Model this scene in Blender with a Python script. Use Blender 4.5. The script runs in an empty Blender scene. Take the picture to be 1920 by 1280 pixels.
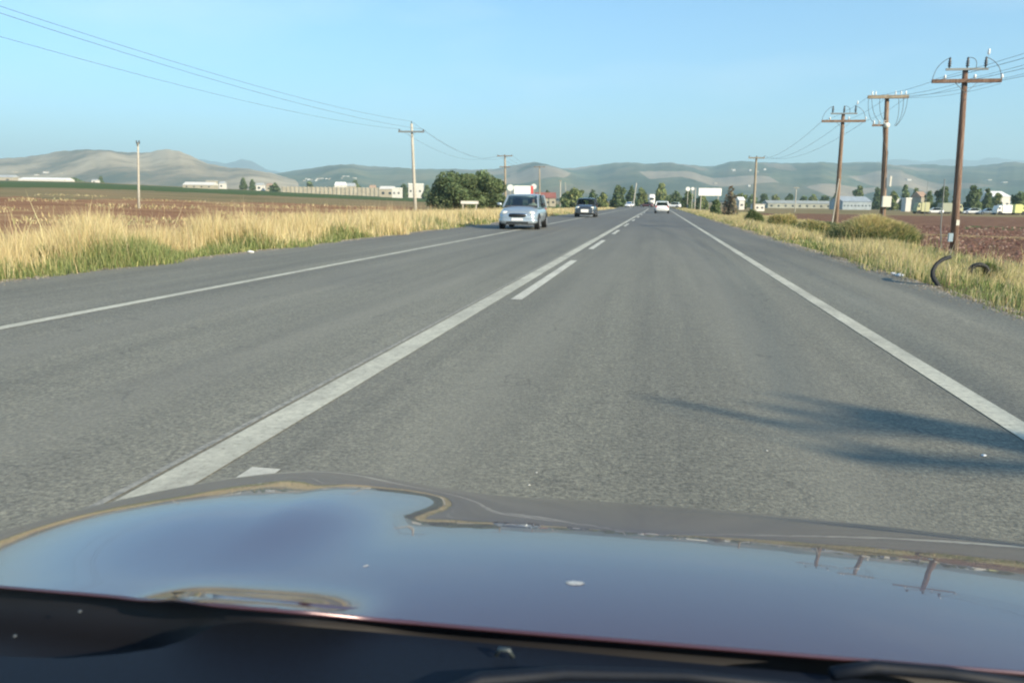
import bpy, bmesh, math, random
import numpy as np
from mathutils import Vector, Matrix
C = bpy.context.scene.collection
SC = bpy.context.scene
# ---------------------------------------------------------------- camera, light
EYE = 1.2
FPX = 1450.0
YAW, PITCH, ROLL = math.radians(10.459), math.radians(10.248), 0.0115
_f = Vector((-math.sin(YAW)*math.cos(PITCH), math.cos(YAW)*math.cos(PITCH), -math.sin(PITCH)))
_r = Vector((math.cos(YAW), math.sin(YAW), 0)); _u = _r.cross(_f)
RT = _r*math.cos(ROLL) + _u*math.sin(ROLL); UP = -_r*math.sin(ROLL) + _u*math.cos(ROLL)
cd = bpy.data.cameras.new('camera'); cam = bpy.data.objects.new('camera', cd); C.objects.link(cam)
cd.sensor_width = 36; cd.lens = 36*FPX/1920; cd.clip_start = .05; cd.clip_end = 60000
cam.matrix_world = Matrix(((RT.x, UP.x, -_f.x, 0), (RT.y, UP.y, -_f.y, 0), (RT.z, UP.z, -_f.z, EYE), (0, 0, 0, 1)))
cd.dof.use_dof = True; cd.dof.focus_distance = 3.2; cd.dof.aperture_fstop = 7.0
SC.camera = cam
SUN_EL = math.radians(24.5)
SUN_DIR = Vector((1.3, -.85, 0)).normalized()*math.cos(SUN_EL) + Vector((0, 0, math.sin(SUN_EL)))
w = bpy.data.worlds.new('World'); SC.world = w; w.use_nodes = True
nt = w.node_tree; bg = nt.nodes['Background']
sky = nt.nodes.new('ShaderNodeTexSky'); sky.sky_type = 'NISHITA'; sky.sun_disc = False
sky.sun_elevation = SUN_EL; sky.sun_rotation = math.atan2(SUN_DIR.x, SUN_DIR.y)
sky.air_density = 1.0; sky.dust_density = 0.75; sky.ozone_density = 2.0
tm = nt.nodes.new('ShaderNodeMix'); tm.data_type = 'RGBA'; tm.blend_type = 'MULTIPLY'; tm.inputs[0].default_value = 1; tm.inputs[7].default_value = (.53, .85, 1.03, 1)
nt.links.new(sky.outputs[0], tm.inputs[6])
tc_ = nt.nodes.new('ShaderNodeTexCoord'); mp_ = nt.nodes.new('ShaderNodeMapping'); mp_.inputs['Scale'].default_value = (1.2, 1.2, 5); cn = nt.nodes.new('ShaderNodeTexNoise'); cn.inputs['Scale'].default_value = 2.2; cn.inputs['Detail'].default_value = 7
cr = nt.nodes.new('ShaderNodeValToRGB'); cr.color_ramp.elements[0].position = .5; cr.color_ramp.elements[0].color = (0, 0, 0, 1); cr.color_ramp.elements[1].position = .85; cr.color_ramp.elements[1].color = (.35, .35, .35, 1)
wm = nt.nodes.new('ShaderNodeMix'); wm.data_type = 'RGBA'; wm.inputs[7].default_value = (5.2, 5.8, 6.2, 1)
nt.links.new(tc_.outputs['Generated'], mp_.inputs[0]); nt.links.new(mp_.outputs[0], cn.inputs[0]); nt.links.new(cn.outputs[0], cr.inputs[0]); nt.links.new(cr.outputs[0], wm.inputs[0]); nt.links.new(tm.outputs[2], wm.inputs[6]); nt.links.new(wm.outputs[2], bg.inputs[0]); bg.inputs[1].default_value = 0.108
sd = bpy.data.lights.new('sun', 'SUN'); so = bpy.data.objects.new('sun', sd); C.objects.link(so)
sd.energy = 4.8; sd.angle = math.radians(.6); sd.color = (1, .85, .62)
so.rotation_euler = SUN_DIR.to_track_quat('Z', 'Y').to_euler()
SC.view_settings.view_transform = 'Standard'; SC.view_settings.look = 'None'
SC.view_settings.exposure = 1.12; SC.view_settings.gamma = 1
SC.cycles.filter_width = 2.0; SC.cycles.max_bounces = 6; SC.cycles.volume_bounces = 0
SC.cycles.use_denoising = True; SC.cycles.use_adaptive_sampling = True

# ---------------------------------------------------------------- helpers
def hray(px, py=None):
    """direction of the ray through a picture point (1920x1280)"""
    return _f + RT*((px-960)/FPX) - UP*(((640 if py is None else py)-640)/FPX)
FH = Vector((_f.x, _f.y, 0)).normalized()
def hz(px):
    a, b = hray(px, 300).z, hray(px, 450).z
    return 300+150*a/(a-b)
def P(px, depth, py=None):
    """point at picture column px, 'depth' metres ahead; height from picture row py"""
    y = hz(px) if py is None else py
    d = hray(px, y); d = d*(depth/d.dot(FH))
    return Vector((d.x, d.y, EYE+d.z))
def G(px, py, z=0.0):
    d = hray(px, py); t = (z-EYE)/d.z
    return Vector((d.x*t, d.y*t, z))
def smooth(a, b, x):
    t = min(1, max(0, (x-a)/(b-a))); return t*t*(3-2*t)
def terrain(x, y):
    z = 0.0
    if x > 0: z = -.6*smooth(4.3, 8.5, x)
    else: z = -.4*smooth(-9.3, -12.5, x) if x > -12.5 else -.4
    if x < -9.5: z = -.4*min(1, max(0, (-9.5-x)/3))
    d = math.hypot(x, y)
    al = math.degrees(math.atan2(-x, y))
    if 4 < al < 120 and d > 50:
        f = min(1, max(0, (al-7)/32))
        z += f*.0205*max(0, min(d, 620)-55)
    if al < 4 and d > 420: z += (min(d, 2000)-420)*.004
    if al >= 4 and d > 620: z += (min(d, 2000)-620)*.004
    return z
def on(px, depth):
    p = P(px, depth); p.z = terrain(p.x, p.y); return p

def mat(name, col, rough=.7, metal=0, coat=0, ior=None, noise=None, emit=None, spec=None, trans=0):
    m = bpy.data.materials.new(name); m.use_nodes = True
    b = m.node_tree.nodes['Principled BSDF']
    b.inputs['Base Color'].default_value = (*col, 1); b.inputs['Roughness'].default_value = rough
    b.inputs['Metallic'].default_value = metal; b.inputs['Coat Weight'].default_value = coat
    b.inputs['Coat Roughness'].default_value = .05
    if ior: b.inputs['IOR'].default_value = ior
    if spec is not None: b.inputs['Specular IOR Level'].default_value = spec
    if emit: b.inputs['Emission Color'].default_value = (*emit[0], 1); b.inputs['Emission Strength'].default_value = emit[1]
    if noise:
        sc, amt = noise
        col_ramp(m, b, [(0.3, tuple(c*(1-amt) for c in col)), (0.7, tuple(min(1, c*(1+amt)) for c in col))], sc)
    return m
def col_ramp(m, b, stops, scale, detail=5, vec=None, rough=.6):
    n = m.node_tree; g = n.nodes.new('ShaderNodeNewGeometry'); t = n.nodes.new('ShaderNodeTexNoise')
    t.inputs['Scale'].default_value = scale; t.inputs['Detail'].default_value = detail; t.inputs['Roughness'].default_value = rough
    src = g.outputs['Position']
    if vec:
        mp = n.nodes.new('ShaderNodeMapping'); mp.inputs['Scale'].default_value = vec
        n.links.new(src, mp.inputs[0]); src = mp.outputs[0]
    n.links.new(src, t.inputs['Vector'])
    r = n.nodes.new('ShaderNodeValToRGB'); e = r.color_ramp.elements
    while len(e) < len(stops): e.new(.5)
    for k, (p, c) in enumerate(stops): e[k].position = p; e[k].color = (*c, 1)
    n.links.new(t.outputs[0], r.inputs[0])
    if b is not None: n.links.new(r.outputs[0], b.inputs['Base Color'])
    return r.outputs[0]
def mix(m, fac, a, b, mode='MIX'):
    n = m.node_tree.nodes.new('ShaderNodeMix'); n.data_type = 'RGBA'; n.blend_type = mode
    for i, v in ((0, fac), (6, a), (7, b)):
        if hasattr(v, 'links'): m.node_tree.links.new(v, n.inputs[i])
        else: n.inputs[i].default_value = v if not isinstance(v, tuple) else (*v, 1)
    return n.outputs[2]
def math_n(m, op, a, b=0.0, c=0.0):
    n = m.node_tree.nodes.new('ShaderNodeMath'); n.operation = op
    for i, v in enumerate((a, b, c)):
        if hasattr(v, 'links'): m.node_tree.links.new(v, n.inputs[i])
        else: n.inputs[i].default_value = v
    return n.outputs[0]
def tag(o, label=None, cat=None, group=None, kind=None):
    for k, v in (('label', label), ('category', cat), ('group', group), ('kind', kind)):
        if v: o[k] = v
    return o
def empty(name, loc, label, cat, group=None, rz=0):
    o = bpy.data.objects.new(name, None); C.objects.link(o); o.location = loc; o.rotation_euler[2] = rz
    return tag(o, label, cat, group)
def mesh(name, vs, fs, m, parent=None, smooth_=False):
    me = bpy.data.meshes.new(name); me.from_pydata([tuple(v) for v in vs], [], fs); me.update()
    o = bpy.data.objects.new(name, me); C.objects.link(o)
    for x in (m if isinstance(m, (list, tuple)) else [m]): me.materials.append(x)
    if smooth_: me.polygons.foreach_set('use_smooth', [True]*len(me.polygons))
    if parent: o.parent = parent
    return o
class MB:
    def __init__(s): s.v = []; s.f = []
    def box(s, cx, cy, cz, sx, sy, sz, R=None, top=1.0):
        b = len(s.v)
        for dz in (-1, 1):
            k = top if dz > 0 else 1
            for dx, dy in ((-1, -1), (1, -1), (1, 1), (-1, 1)):
                p = Vector((dx*sx/2*k, dy*sy/2*k, dz*sz/2))
                if R is not None: p = R @ p
                s.v.append((p.x+cx, p.y+cy, p.z+cz))
        for q in ((0, 3, 2, 1), (4, 5, 6, 7), (0, 1, 5, 4), (1, 2, 6, 5), (2, 3, 7, 6), (3, 0, 4, 7)): s.f.append([b+i for i in q])
        return s
    def bar(s, a, c, w_, t_=None):
        a, c = Vector(a), Vector(c); d = c-a; q = d.to_track_quat('Z', 'Y').to_matrix(); m_ = (a+c)/2
        return s.box(m_.x, m_.y, m_.z, w_, t_ or w_, d.length, q)
    def tube(s, pts, rad, n=8, cap=True):
        pts = [Vector(p) for p in pts]; rr = rad if isinstance(rad, (list, tuple)) else [rad]*len(pts)
        b = len(s.v); prev = None
        for i, p in enumerate(pts):
            d = (pts[min(i+1, len(pts)-1)]-pts[max(i-1, 0)]).normalized()
            a = d.cross(prev if prev is not None else (Vector((0, 1, 0)) if abs(d.z) > .9 else Vector((0, 0, 1))))
            if a.length < 1e-6: a = d.orthogonal()
            a.normalize(); e = a.cross(d); prev = e.cross(a) if False else prev
            for k in range(n):
                t = 2*math.pi*k/n; q = p+(a*math.cos(t)+e*math.sin(t))*rr[i]; s.v.append(tuple(q))
        for i in range(len(pts)-1):
            for k in range(n):
                k2 = (k+1) % n
                s.f.append([b+i*n+k, b+i*n+k2, b+(i+1)*n+k2, b+(i+1)*n+k])
        if cap:
            s.f.append([b+k for k in range(n)]); s.f.append([b+(len(pts)-1)*n+k for k in range(n)][::-1])
        return s
    def lathe(s, prof, c=(0, 0, 0), n=10):
        return s.tube([(c[0], c[1], c[2]+z) for r, z in prof], [max(r, .001) for r, z in prof], n)
    def loft(s, rings, close=True, cap=True):
        b = len(s.v); n = len(rings[0])
        for r in rings: s.v += [tuple(p) for p in r]
        for i in range(len(rings)-1):
            for k in range(n if close else n-1):
                k2 = (k+1) % n
                s.f.append([b+i*n+k, b+i*n+k2, b+(i+1)*n+k2, b+(i+1)*n+k])
        if cap and close:
            s.f.append([b+k for k in range(n)][::-1]); s.f.append([b+(len(rings)-1)*n+k for k in range(n)])
        return s
    def build(s, name, m, parent=None, sm=False):
        o = mesh(name, s.v, s.f, m, parent, sm)
        bm = bmesh.new(); bm.from_mesh(o.data); bmesh.ops.recalc_face_normals(bm, faces=bm.faces); bm.to_mesh(o.data); bm.free()
        return o
def np_mesh(name, V, tris_or_quads, cols, m, parent=None):
    """V (n,3); list of index arrays (k,3)/(k,4); cols (n,3)"""
    me = bpy.data.meshes.new(name)
    me.vertices.add(len(V)); me.vertices.foreach_set('co', V.astype(np.float32).ravel())
    tot = np.concatenate([np.full(len(a), a.shape[1]) for a in tris_or_quads]); idx = np.concatenate([a.ravel() for a in tris_or_quads])
    me.loops.add(len(idx)); me.loops.foreach_set('vertex_index', idx.astype(np.int32))
    me.polygons.add(len(tot)); st = np.concatenate([[0], np.cumsum(tot)[:-1]])
    me.polygons.foreach_set('loop_start', st.astype(np.int32)); me.polygons.foreach_set('loop_total', tot.astype(np.int32))
    me.update(calc_edges=True)
    a = me.color_attributes.new('tint', 'FLOAT_COLOR', 'POINT')
    a.data.foreach_set('color', np.concatenate([cols, np.ones((len(cols), 1))], 1).astype(np.float32).ravel())
    o = bpy.data.objects.new(name, me); C.objects.link(o); me.materials.append(m)
    if parent: o.parent = parent
    return o
def leaf_mat(name, transl=.35):
    m = bpy.data.materials.new(name); m.use_nodes = True; n = m.node_tree
    a = n.nodes.new('ShaderNodeAttribute'); a.attribute_name = 'tint'
    b = n.nodes['Principled BSDF']; b.inputs['Roughness'].default_value = .75; b.inputs['Specular IOR Level'].default_value = .15
    t = n.nodes.new('ShaderNodeBsdfTranslucent'); x = n.nodes.new('ShaderNodeMixShader'); x.inputs[0].default_value = transl
    n.links.new(a.outputs[0], b.inputs['Base Color']); n.links.new(a.outputs[0], t.inputs[0])
    n.links.new(b.outputs[0], x.inputs[1]); n.links.new(t.outputs[0], x.inputs[2]); n.links.new(x.outputs[0], n.nodes['Material Output'].inputs[0])
    return m
M_LEAF = leaf_mat('foliage'); M_BLADE = leaf_mat('blades', .4)
rng = np.random.default_rng(7); random.seed(7)
def blades(name, X, Y, Z, H, W, lean, cols, parent=None):
    n = len(X); th = rng.uniform(0, 2*np.pi, n); ln = rng.uniform(0, 2*np.pi, n)
    dx, dy = np.cos(th)*W/2, np.sin(th)*W/2
    lx, ly = np.cos(ln)*lean*H, np.sin(ln)*lean*H
    V = np.zeros((n, 5, 3))
    for k, (t, wf, sg) in enumerate(((0, 1, -1), (0, 1, 1), (.55, .8, -1), (.55, .8, 1), (1, 0, 0))):
        V[:, k, 0] = X+dx*wf*sg+lx*t*t; V[:, k, 1] = Y+dy*wf*sg+ly*t*t; V[:, k, 2] = Z+H*t*(1-.25*lean*t)
    b = np.arange(n)[:, None]*5
    q = b+np.array([[0, 1, 3, 2]]); t3 = b+np.array([[2, 3, 4]])
    return np_mesh(name, V.reshape(-1, 3), [q, t3], np.repeat(cols, 5, 0), M_BLADE, parent)
def tcol(n, pal, pr, jit=.18):
    pal = np.array(pal); k = rng.choice(len(pal), n, p=np.array(pr)/sum(pr))
    return np.clip(pal[k]*rng.uniform(1-jit, 1+jit, (n, 1))*rng.uniform(.95, 1.05, (n, 3)), 0, 1)
terr_v = np.vectorize(terrain)

# ---------------------------------------------------------------- ground
def field_mat(name, stops, scale, vec=None, bump=0, stops2=None, scale2=None):
    m = mat(name, stops[0][1], .95, spec=.1); b = m.node_tree.nodes['Principled BSDF']
    c = col_ramp(m, None, stops, scale, 8, vec)
    if stops2:
        c2 = col_ramp(m, None, stops2, scale2, 3); c = mix(m, .5, c, c2)
    m.node_tree.links.new(c, b.inputs['Base Color'])
    if bump:
        g = m.node_tree.nodes.new('ShaderNodeNewGeometry'); t = m.node_tree.nodes.new('ShaderNodeTexNoise'); t.inputs['Scale'].default_value = 2.5; t.inputs['Detail'].default_value = 8
        m.node_tree.links.new(g.outputs['Position'], t.inputs['Vector'])
        bp = m.node_tree.nodes.new('ShaderNodeBump'); bp.inputs['Distance'].default_value = bump; bp.inputs['Strength'].default_value = .8
        m.node_tree.links.new(t.outputs[0], bp.inputs['Height']); m.node_tree.links.new(bp.outputs[0], b.inputs['Normal'])
    return m
M_VERGE = field_mat('verge_soil', [(.3, (.10, .085, .04)), (.55, (.17, .14, .07)), (.75, (.13, .15, .05))], 1.3, bump=.08)
M_DRY = field_mat('dry_land', [(.3, (.13, .13, .06)), (.5, (.24, .18, .09)), (.7, (.16, .17, .07))], .03, (1, 1, 1), bump=.1)
M_SOIL_L = field_mat('red_soil', [(.3, (.20, .095, .045)), (.48, (.26, .135, .07)), (.60, (.33, .20, .10)), (.72, (.40, .31, .15))], .06, (1, 2.2, 1), bump=.15)
M_SOIL_R = field_mat('brown_soil', [(.3, (.12, .06, .037)), (.5, (.185, .10, .062)), (.75, (.28, .17, .10))], .9, bump=.3)
M_CROP = field_mat('green_crop', [(.3, (.055, .085, .025)), (.6, (.075, .11, .032)), (.8, (.10, .12, .045))], .08, (1, .3, 1), bump=.2)
M_OLIVE = field_mat('stubble', [(.3, (.11, .105, .045)), (.5, (.23, .18, .09)), (.7, (.30, .19, .10)), (.8, (.12, .13, .05))], .06, (.5, 1.5, 1), bump=.2)
az = np.radians(np.concatenate([np.arange(-180, -70, 6), np.arange(-70, 70, .5), np.arange(70, 181, 6)]))
rr = np.concatenate([np.linspace(.01, 30, 61)[:-1], np.geomspace(30, 700, 120), np.geomspace(720, 10500, 28)])
VV = np.zeros((len(rr), len(az), 3))
for i, r in enumerate(rr):
    for j, a in enumerate(az):
        x, y = r*math.sin(a), r*math.cos(a)
        VV[i, j] = (x, y, terrain(x, y) - (.03 if -9.6 < x < 4.6 else 0))
def region(x, y):
    d = math.hypot(x, y); n = math.sin(x*.31+y*.17)*.6+math.sin(y*.07)*.8
    if x < -9:
        al = math.degrees(math.atan2(-x, y))
        if x > -15+n*.5: return 0
        if d > 520: return 5
        if d > 235+n*6-(al < 14)*60: return 3
        if d > 120+n*9: return 4
        return 1 if d > 17 else 0
    if x > 4:
        if x < 11.5+n*.5: return 0
        if y < 0: return 0
        if d > 330: return 5
        if d > 175+n*5: return 5
        if 74 < d < 88+n*2 and math.atan2(x, y) > .34: return 3
        return 2
    return 0
names = ['ground', 'ploughed_field', 'ploughed_field', 'crop_field', 'stubble_field', 'ground']
lab = ['dry olive soil of the road verges', 'red ploughed field beyond the tall golden grass', 'brown ploughed field beyond the utility poles',
       'flat strip of green crop behind the ploughed soil', 'olive stubble strip between red soil and green crop', 'dry open plain running up to the hills']
mats = [M_VERGE, M_SOIL_L, M_SOIL_R, M_CROP, M_OLIVE, M_DRY]
flat = VV.reshape(-1, 3); nA = len(az); fl = [[] for _ in names]
for i in range(len(rr)-1):
    for j in range(nA-1):
        c = (VV[i, j]+VV[i+1, j+1])/2
        fl[region(c[0], c[1])].append((i*nA+j, (i+1)*nA+j, (i+1)*nA+j+1, i*nA+j+1))
for k, nm in enumerate(names):
    used = sorted({q for f in fl[k] for q in f}); mp = {q: i for i, q in enumerate(used)}
    o = mesh(nm, flat[used], [[mp[q] for q in f][::-1] for f in fl[k]], mats[k], None, True)
    tag(o, lab[k], 'ground' if k in (0, 5) else 'field', kind='structure')

# road
RL, RR_ = -9.15, 4.12
def road_c(y):                       # far away the road swings left
    return -((max(0, y-150))**2)*.00035
ys = [-30, -15] + list(np.arange(-6, 60, 1.0)) + list(np.arange(60, 420, 6.0))
def strip(name, x0, x1, y0, y1, z, m, label, cat, wob=0, group=None, xs=None):
    yy = [y0]+[y for y in ys if y0 < y < y1]+[y1]; vs = []; cols_ = xs or [x0, x1]
    for y in yy:
        for q, x in enumerate(cols_):
            e = 0
            if wob and q in (0, len(cols_)-1): e = (random.uniform(-1, 1)*wob+.08*math.sin(y*.7+q))
            vs.append((x+e+road_c(y), y, z))
    n = len(cols_)
    fs = [(i*n+k, i*n+k+1, (i+1)*n+k+1, (i+1)*n+k) for i in range(len(yy)-1) for k in range(n-1)]
    o = mesh(name, vs, fs, m); tag(o, label, cat, group, 'structure'); return o
ma = mat('asphalt', (.1, .1, .1), .82, spec=.35); b = ma.node_tree.nodes['Principled BSDF']
big = col_ramp(ma, None, [(.3, (.150, .150, .126)), (.7, (.208, .205, .170))], .35, 6, (1, .22, 1))
sp = col_ramp(ma, None, [(.28, (.25, .26, .28)), (.47, (.88, .88, .88)), (.64, (1.6, 1.58, 1.5)), (.76, (2.8, 2.75, 2.55))], 36, 8, None, .85)
sp2 = col_ramp(ma, None, [(.35, (.78, .78, .80)), (.65, (1.18, 1.17, 1.14))], 9, 5, None, .7)
c_ = mix(ma, 1.0, big, sp, 'MULTIPLY'); c_ = mix(ma, .6, c_, sp2, 'MULTIPLY')
stk = col_ramp(ma, None, [(.3, (.80, .80, .81)), (.7, (1.16, 1.15, 1.12))], 1.6, 5, (1.3, .035, 1)); c_ = mix(ma, 1.0, c_, stk, 'MULTIPLY')
# tyre tracks: polished paler bands run along the lanes
gn = ma.node_tree.nodes.new('ShaderNodeNewGeometry'); sx = ma.node_tree.nodes.new('ShaderNodeSeparateXYZ'); ma.node_tree.links.new(gn.outputs['Position'], sx.inputs[0])
def band(center, wd):
    d = math_n(ma, 'ABSOLUTE', math_n(ma, 'SUBTRACT', sx.outputs[0], center)); d = math_n(ma, 'DIVIDE', d, wd)
    return math_n(ma, 'MAXIMUM', math_n(ma, 'SUBTRACT', 1.0, d), 0.0)
tr = math_n(ma, 'ADD', math_n(ma, 'ADD', band(-1.0, .5), band(.9, .5)), math_n(ma, 'ADD', band(-4.9, .5), band(-3.1, .5)))
tr = math_n(ma, 'MULTIPLY', tr, .5)
c_ = mix(ma, tr, c_, (.205, .20, .165))
vo = ma.node_tree.nodes.new('ShaderNodeTexVoronoi'); vo.feature = 'DISTANCE_TO_EDGE'; vo.inputs['Scale'].default_value = .55
wp = ma.node_tree.nodes.new('ShaderNodeTexNoise'); wp.inputs['Scale'].default_value = 1.6; wp.inputs['Detail'].default_value = 6; ma.node_tree.links.new(gn.outputs['Position'], wp.inputs['Vector'])
vm = ma.node_tree.nodes.new('ShaderNodeVectorMath'); vm.operation = 'MULTIPLY_ADD'; ma.node_tree.links.new(wp.outputs['Color'], vm.inputs[0]); vm.inputs[1].default_value = (1.2, 1.2, 1.2); ma.node_tree.links.new(gn.outputs['Position'], vm.inputs[2]); ma.node_tree.links.new(vm.outputs[0], vo.inputs['Vector'])
ck = math_n(ma, 'LESS_THAN', vo.outputs['Distance'], .006); ck = math_n(ma, 'MULTIPLY', ck, math_n(ma, 'GREATER_THAN', wp.outputs[0], .52)); ck = math_n(ma, 'MULTIPLY', ck, .3)
c_ = mix(ma, ck, c_, (.05, .05, .05))
stn = col_ramp(ma, None, [(.55, (0, 0, 0)), (.75, (1, 1, 1))], .5, 5, (1, .3, 1)); c_ = mix(ma, math_n(ma, 'MULTIPLY', stn, .35), c_, (.10, .10, .098))
# fresher, darker surface further on
yr = math_n(ma, 'MULTIPLY', math_n(ma, 'SUBTRACT', sx.outputs[1], 14.0), .02); yr = math_n(ma, 'MINIMUM', math_n(ma, 'MAXIMUM', yr, 0.0), .6)
c_ = mix(ma, yr, c_, (.10, .10, .10))
ma.node_tree.links.new(c_, b.inputs['Base Color'])
bt = ma.node_tree.nodes.new('ShaderNodeTexNoise'); bt.inputs['Scale'].default_value = 60; bt.inputs['Detail'].default_value = 4
ma.node_tree.links.new(gn.outputs['Position'], bt.inputs['Vector'])
bp = ma.node_tree.nodes.new('ShaderNodeBump'); bp.inputs['Distance'].default_value = .006; bp.inputs['Strength'].default_value = .7
ma.node_tree.links.new(bt.outputs[0], bp.inputs['Height']); ma.node_tree.links.new(bp.outputs[0], b.inputs['Normal'])
strip('road', RL, RR_, -30, 400, 0, ma, 'grey two lane asphalt road with wide shoulders', 'road', .06, xs=[RL, -6, -2, 2, RR_])
def paint(name, base, dark, thr):
    m = mat(name, base, .8, spec=.3); b = m.node_tree.nodes['Principled BSDF']
    s1 = col_ramp(m, None, [(thr, dark), (thr+.12, tuple(.8*c for c in base)), (thr+.3, base)], 22, 7, None, .75)
    s2 = col_ramp(m, None, [(.42, (0, 0, 0)), (.62, (1, 1, 1))], 1.3, 8, (1, .5, 1), .8)
    s1 = mix(m, math_n(m, 'MULTIPLY', s2, .55), s1, dark)
    m.node_tree.links.new(s1, b.inputs['Base Color']); return m
M_LINE = paint('worn_paint', (.56, .55, .45), (.20, .195, .165), .30)
M_LINE2 = paint('old_paint', (.42, .41, .35), (.18, .18, .165), .42)
M_DASH = paint('dash_paint', (.60, .59, .50), (.30, .29, .26), .26)
MZ = .004
def line(x0, x1, y0, y1, m, label, group=None, wob=.006):
    return strip('road_marking', x0, x1, y0, y1, MZ, m, label, 'road marking', wob*0, group)
line(1.93, 2.09, -20, 390, M_LINE, 'long pale edge line along the shoulder nearest the utility poles')
line(-5.98, -5.83, -20, 390, M_LINE, 'long pale edge line under the silver car')
line(-2.09, -1.89, -20, 390, M_LINE, 'continuous worn centre line')
line(-2.150, -2.112, -20, 26, M_LINE2, 'thin faded older line hugging the centre line')
for i, (a, c) in enumerate([(-3.5, 3.08), (9.4, 16.2), (20.3, 25.3), (30.5, 35), (41, 46), (53, 59), (66, 72), (80, 87), (96, 104)]):
    line(-1.76, -1.62, a, c, M_DASH, ['white dash beside the centre line just ahead of the bonnet', 'longest white dash beside the centre line in mid road', 'third white dash beside the centre line from the bonnet', 'fourth white dash beside the centre line from the bonnet'][i] if i < 4 else 'small far dash beside the centre line', 'dashes beside the centre line')

# ---------------------------------------------------------------- hills
def hill(name, label, prof, r0, rp, r1, m, seed, rough=.12, step=.35, foot=0, nr=26):
    """prof = picture points of the skyline; the ridge stands rp metres away, its foot r0 away"""
    rg = random.Random(seed); pxs = [p[0] for p in prof]
    xs = np.arange(pxs[0], pxs[-1]+1, 6.0); sk = np.interp(xs, pxs, [p[1] for p in prof])
    ph = [(rg.uniform(0, 6), rg.uniform(.5, 2.4), rg.uniform(2, 9)) for _ in range(14)]
    vs = []; n = len(xs)
    for i in range(nr):
        t = i/(nr-1); 
        for j, x in enumerate(xs):
            r = r0+(rp-r0)*t/.62 if t < .62 else rp+(r1-rp)*(t-.62)/.38
            top = P(x, rp, sk[j]); hgt = top.z-foot
            d = Vector((top.x, top.y, 0)).normalized()
            s = math.sin(min(1, t/.62)*math.pi/2)**1.25 if t < .62 else math.cos((t-.62)/.38*math.pi/2)
            nz = sum(math.sin(x*.012*a*1.7+t*b_+p_) for p_, a, b_ in ph)/6
            env = math.sin(min(1, t/.62)*math.pi) if t < .62 else 0
            z = foot-3+(hgt+3)*s + hgt*rough*nz*env + hgt*.012*math.sin(x*.21+seed)*math.sin(x*.083)*(s)
            L = Vector((top.x, top.y, 0)).length/rp*r
            vs.append((d.x*L, d.y*L, z))
    fs = [(i*n+j, i*n+j+1, (i+1)*n+j+1, (i+1)*n+j) for i in range(nr-1) for j in range(n-1)]
    o = mesh(name, vs, fs, m, None, True); tag(o, label, 'hill', kind='structure'); return o
def hill_mat(name, stops, scale, vec, patch=None):
    m = mat(name, stops[0][1], 1, spec=0); b = m.node_tree.nodes['Principled BSDF']
    c = col_ramp(m, None, stops, scale, 9, vec, .65)
    if patch:
        g = m.node_tree.nodes.new('ShaderNodeNewGeometry'); v = m.node_tree.nodes.new('ShaderNodeTexVoronoi'); v.inputs['Scale'].default_value = patch[0]
        mp = m.node_tree.nodes.new('ShaderNodeMapping'); mp.inputs['Scale'].default_value = (.8, .25, 1.2)
        m.node_tree.links.new(g.outputs['Position'], mp.inputs[0]); m.node_tree.links.new(mp.outputs[0], v.inputs['Vector'])
        sp_ = m.node_tree.nodes.new('ShaderNodeSeparateColor'); m.node_tree.links.new(v.outputs['Color'], sp_.inputs[0])
        r = m.node_tree.nodes.new('ShaderNodeValToRGB'); r.color_ramp.interpolation = 'CONSTANT'; e = r.color_ramp.elements
        while len(e) < len(patch[1]): e.new(.5)
        for k, (p, cc) in enumerate(patch[1]): e[k].position = p; e[k].color = (*cc, 1)
        m.node_tree.links.new(sp_.outputs[0], r.inputs[0]); c = mix(m, patch[2], c, r.outputs[0])
    m.node_tree.links.new(c, b.inputs['Base Color']); return m
MH_TAN = hill_mat('bare_limestone_hill', [(.36, (.09, .10, .075)), (.46, (.20, .17, .12)), (.54, (.34, .28, .19)), (.68, (.48, .41, .29))], .007, (.8, .3, 1.6))
MH_MID = hill_mat('wooded_hill', [(.36, (.035, .055, .055)), (.48, (.09, .11, .09)), (.56, (.19, .18, .13)), (.68, (.34, .28, .20))], .006, (.9, .25, 1.6),  # wooded greens shifted to blue-grey, haze tint put into the colour
                  (.0075, [(0, (.06, .08, .05)), (.35, (.12, .15, .08)), (.6, (.28, .22, .16)), (.72, (.08, .12, .07)), (.9, (.42, .33, .25))], .5))
MH_FAR = hill_mat('far_mountain', [(.3, (.07, .09, .09)), (.7, (.12, .13, .13))], .001, (1, 1, 1))
hill('mountain', 'dim blue mountain ridge far behind the bare hill', [(-200, 300), (150, 305), (330, 302), (372, 298), (400, 303), (425, 309), (455, 301), (480, 307), (500, 318), (560, 330), (660, 336)], 5500, 8000, 9500, MH_FAR, 3)
hill('mountain', 'dim blue mountain ridge far behind the hills on the utility pole side', [(1180, 330), (1300, 318), (1360, 308), (1400, 310), (1450, 312), (1520, 306), (1560, 309), (1640, 306), (1690, 299), (1730, 304), (1780, 298), (1830, 302), (1850, 296), (1880, 299), (1920, 305), (1990, 300), (2150, 312)], 6000, 8600, 10000, MH_FAR, 8)
hill('hill', 'bare tan limestone hill above the white warehouse', [(-330, 340), (-150, 315), (-20, 300), (50, 296), (110, 288), (170, 287), (200, 284), (240, 286), (270, 289), (310, 286), (335, 288), (360, 296), (390, 308), (430, 317), (470, 319), (510, 325), (560, 340), (600, 352)], 1500, 2600, 3300, MH_TAN, 5, .10, foot=8)
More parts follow.
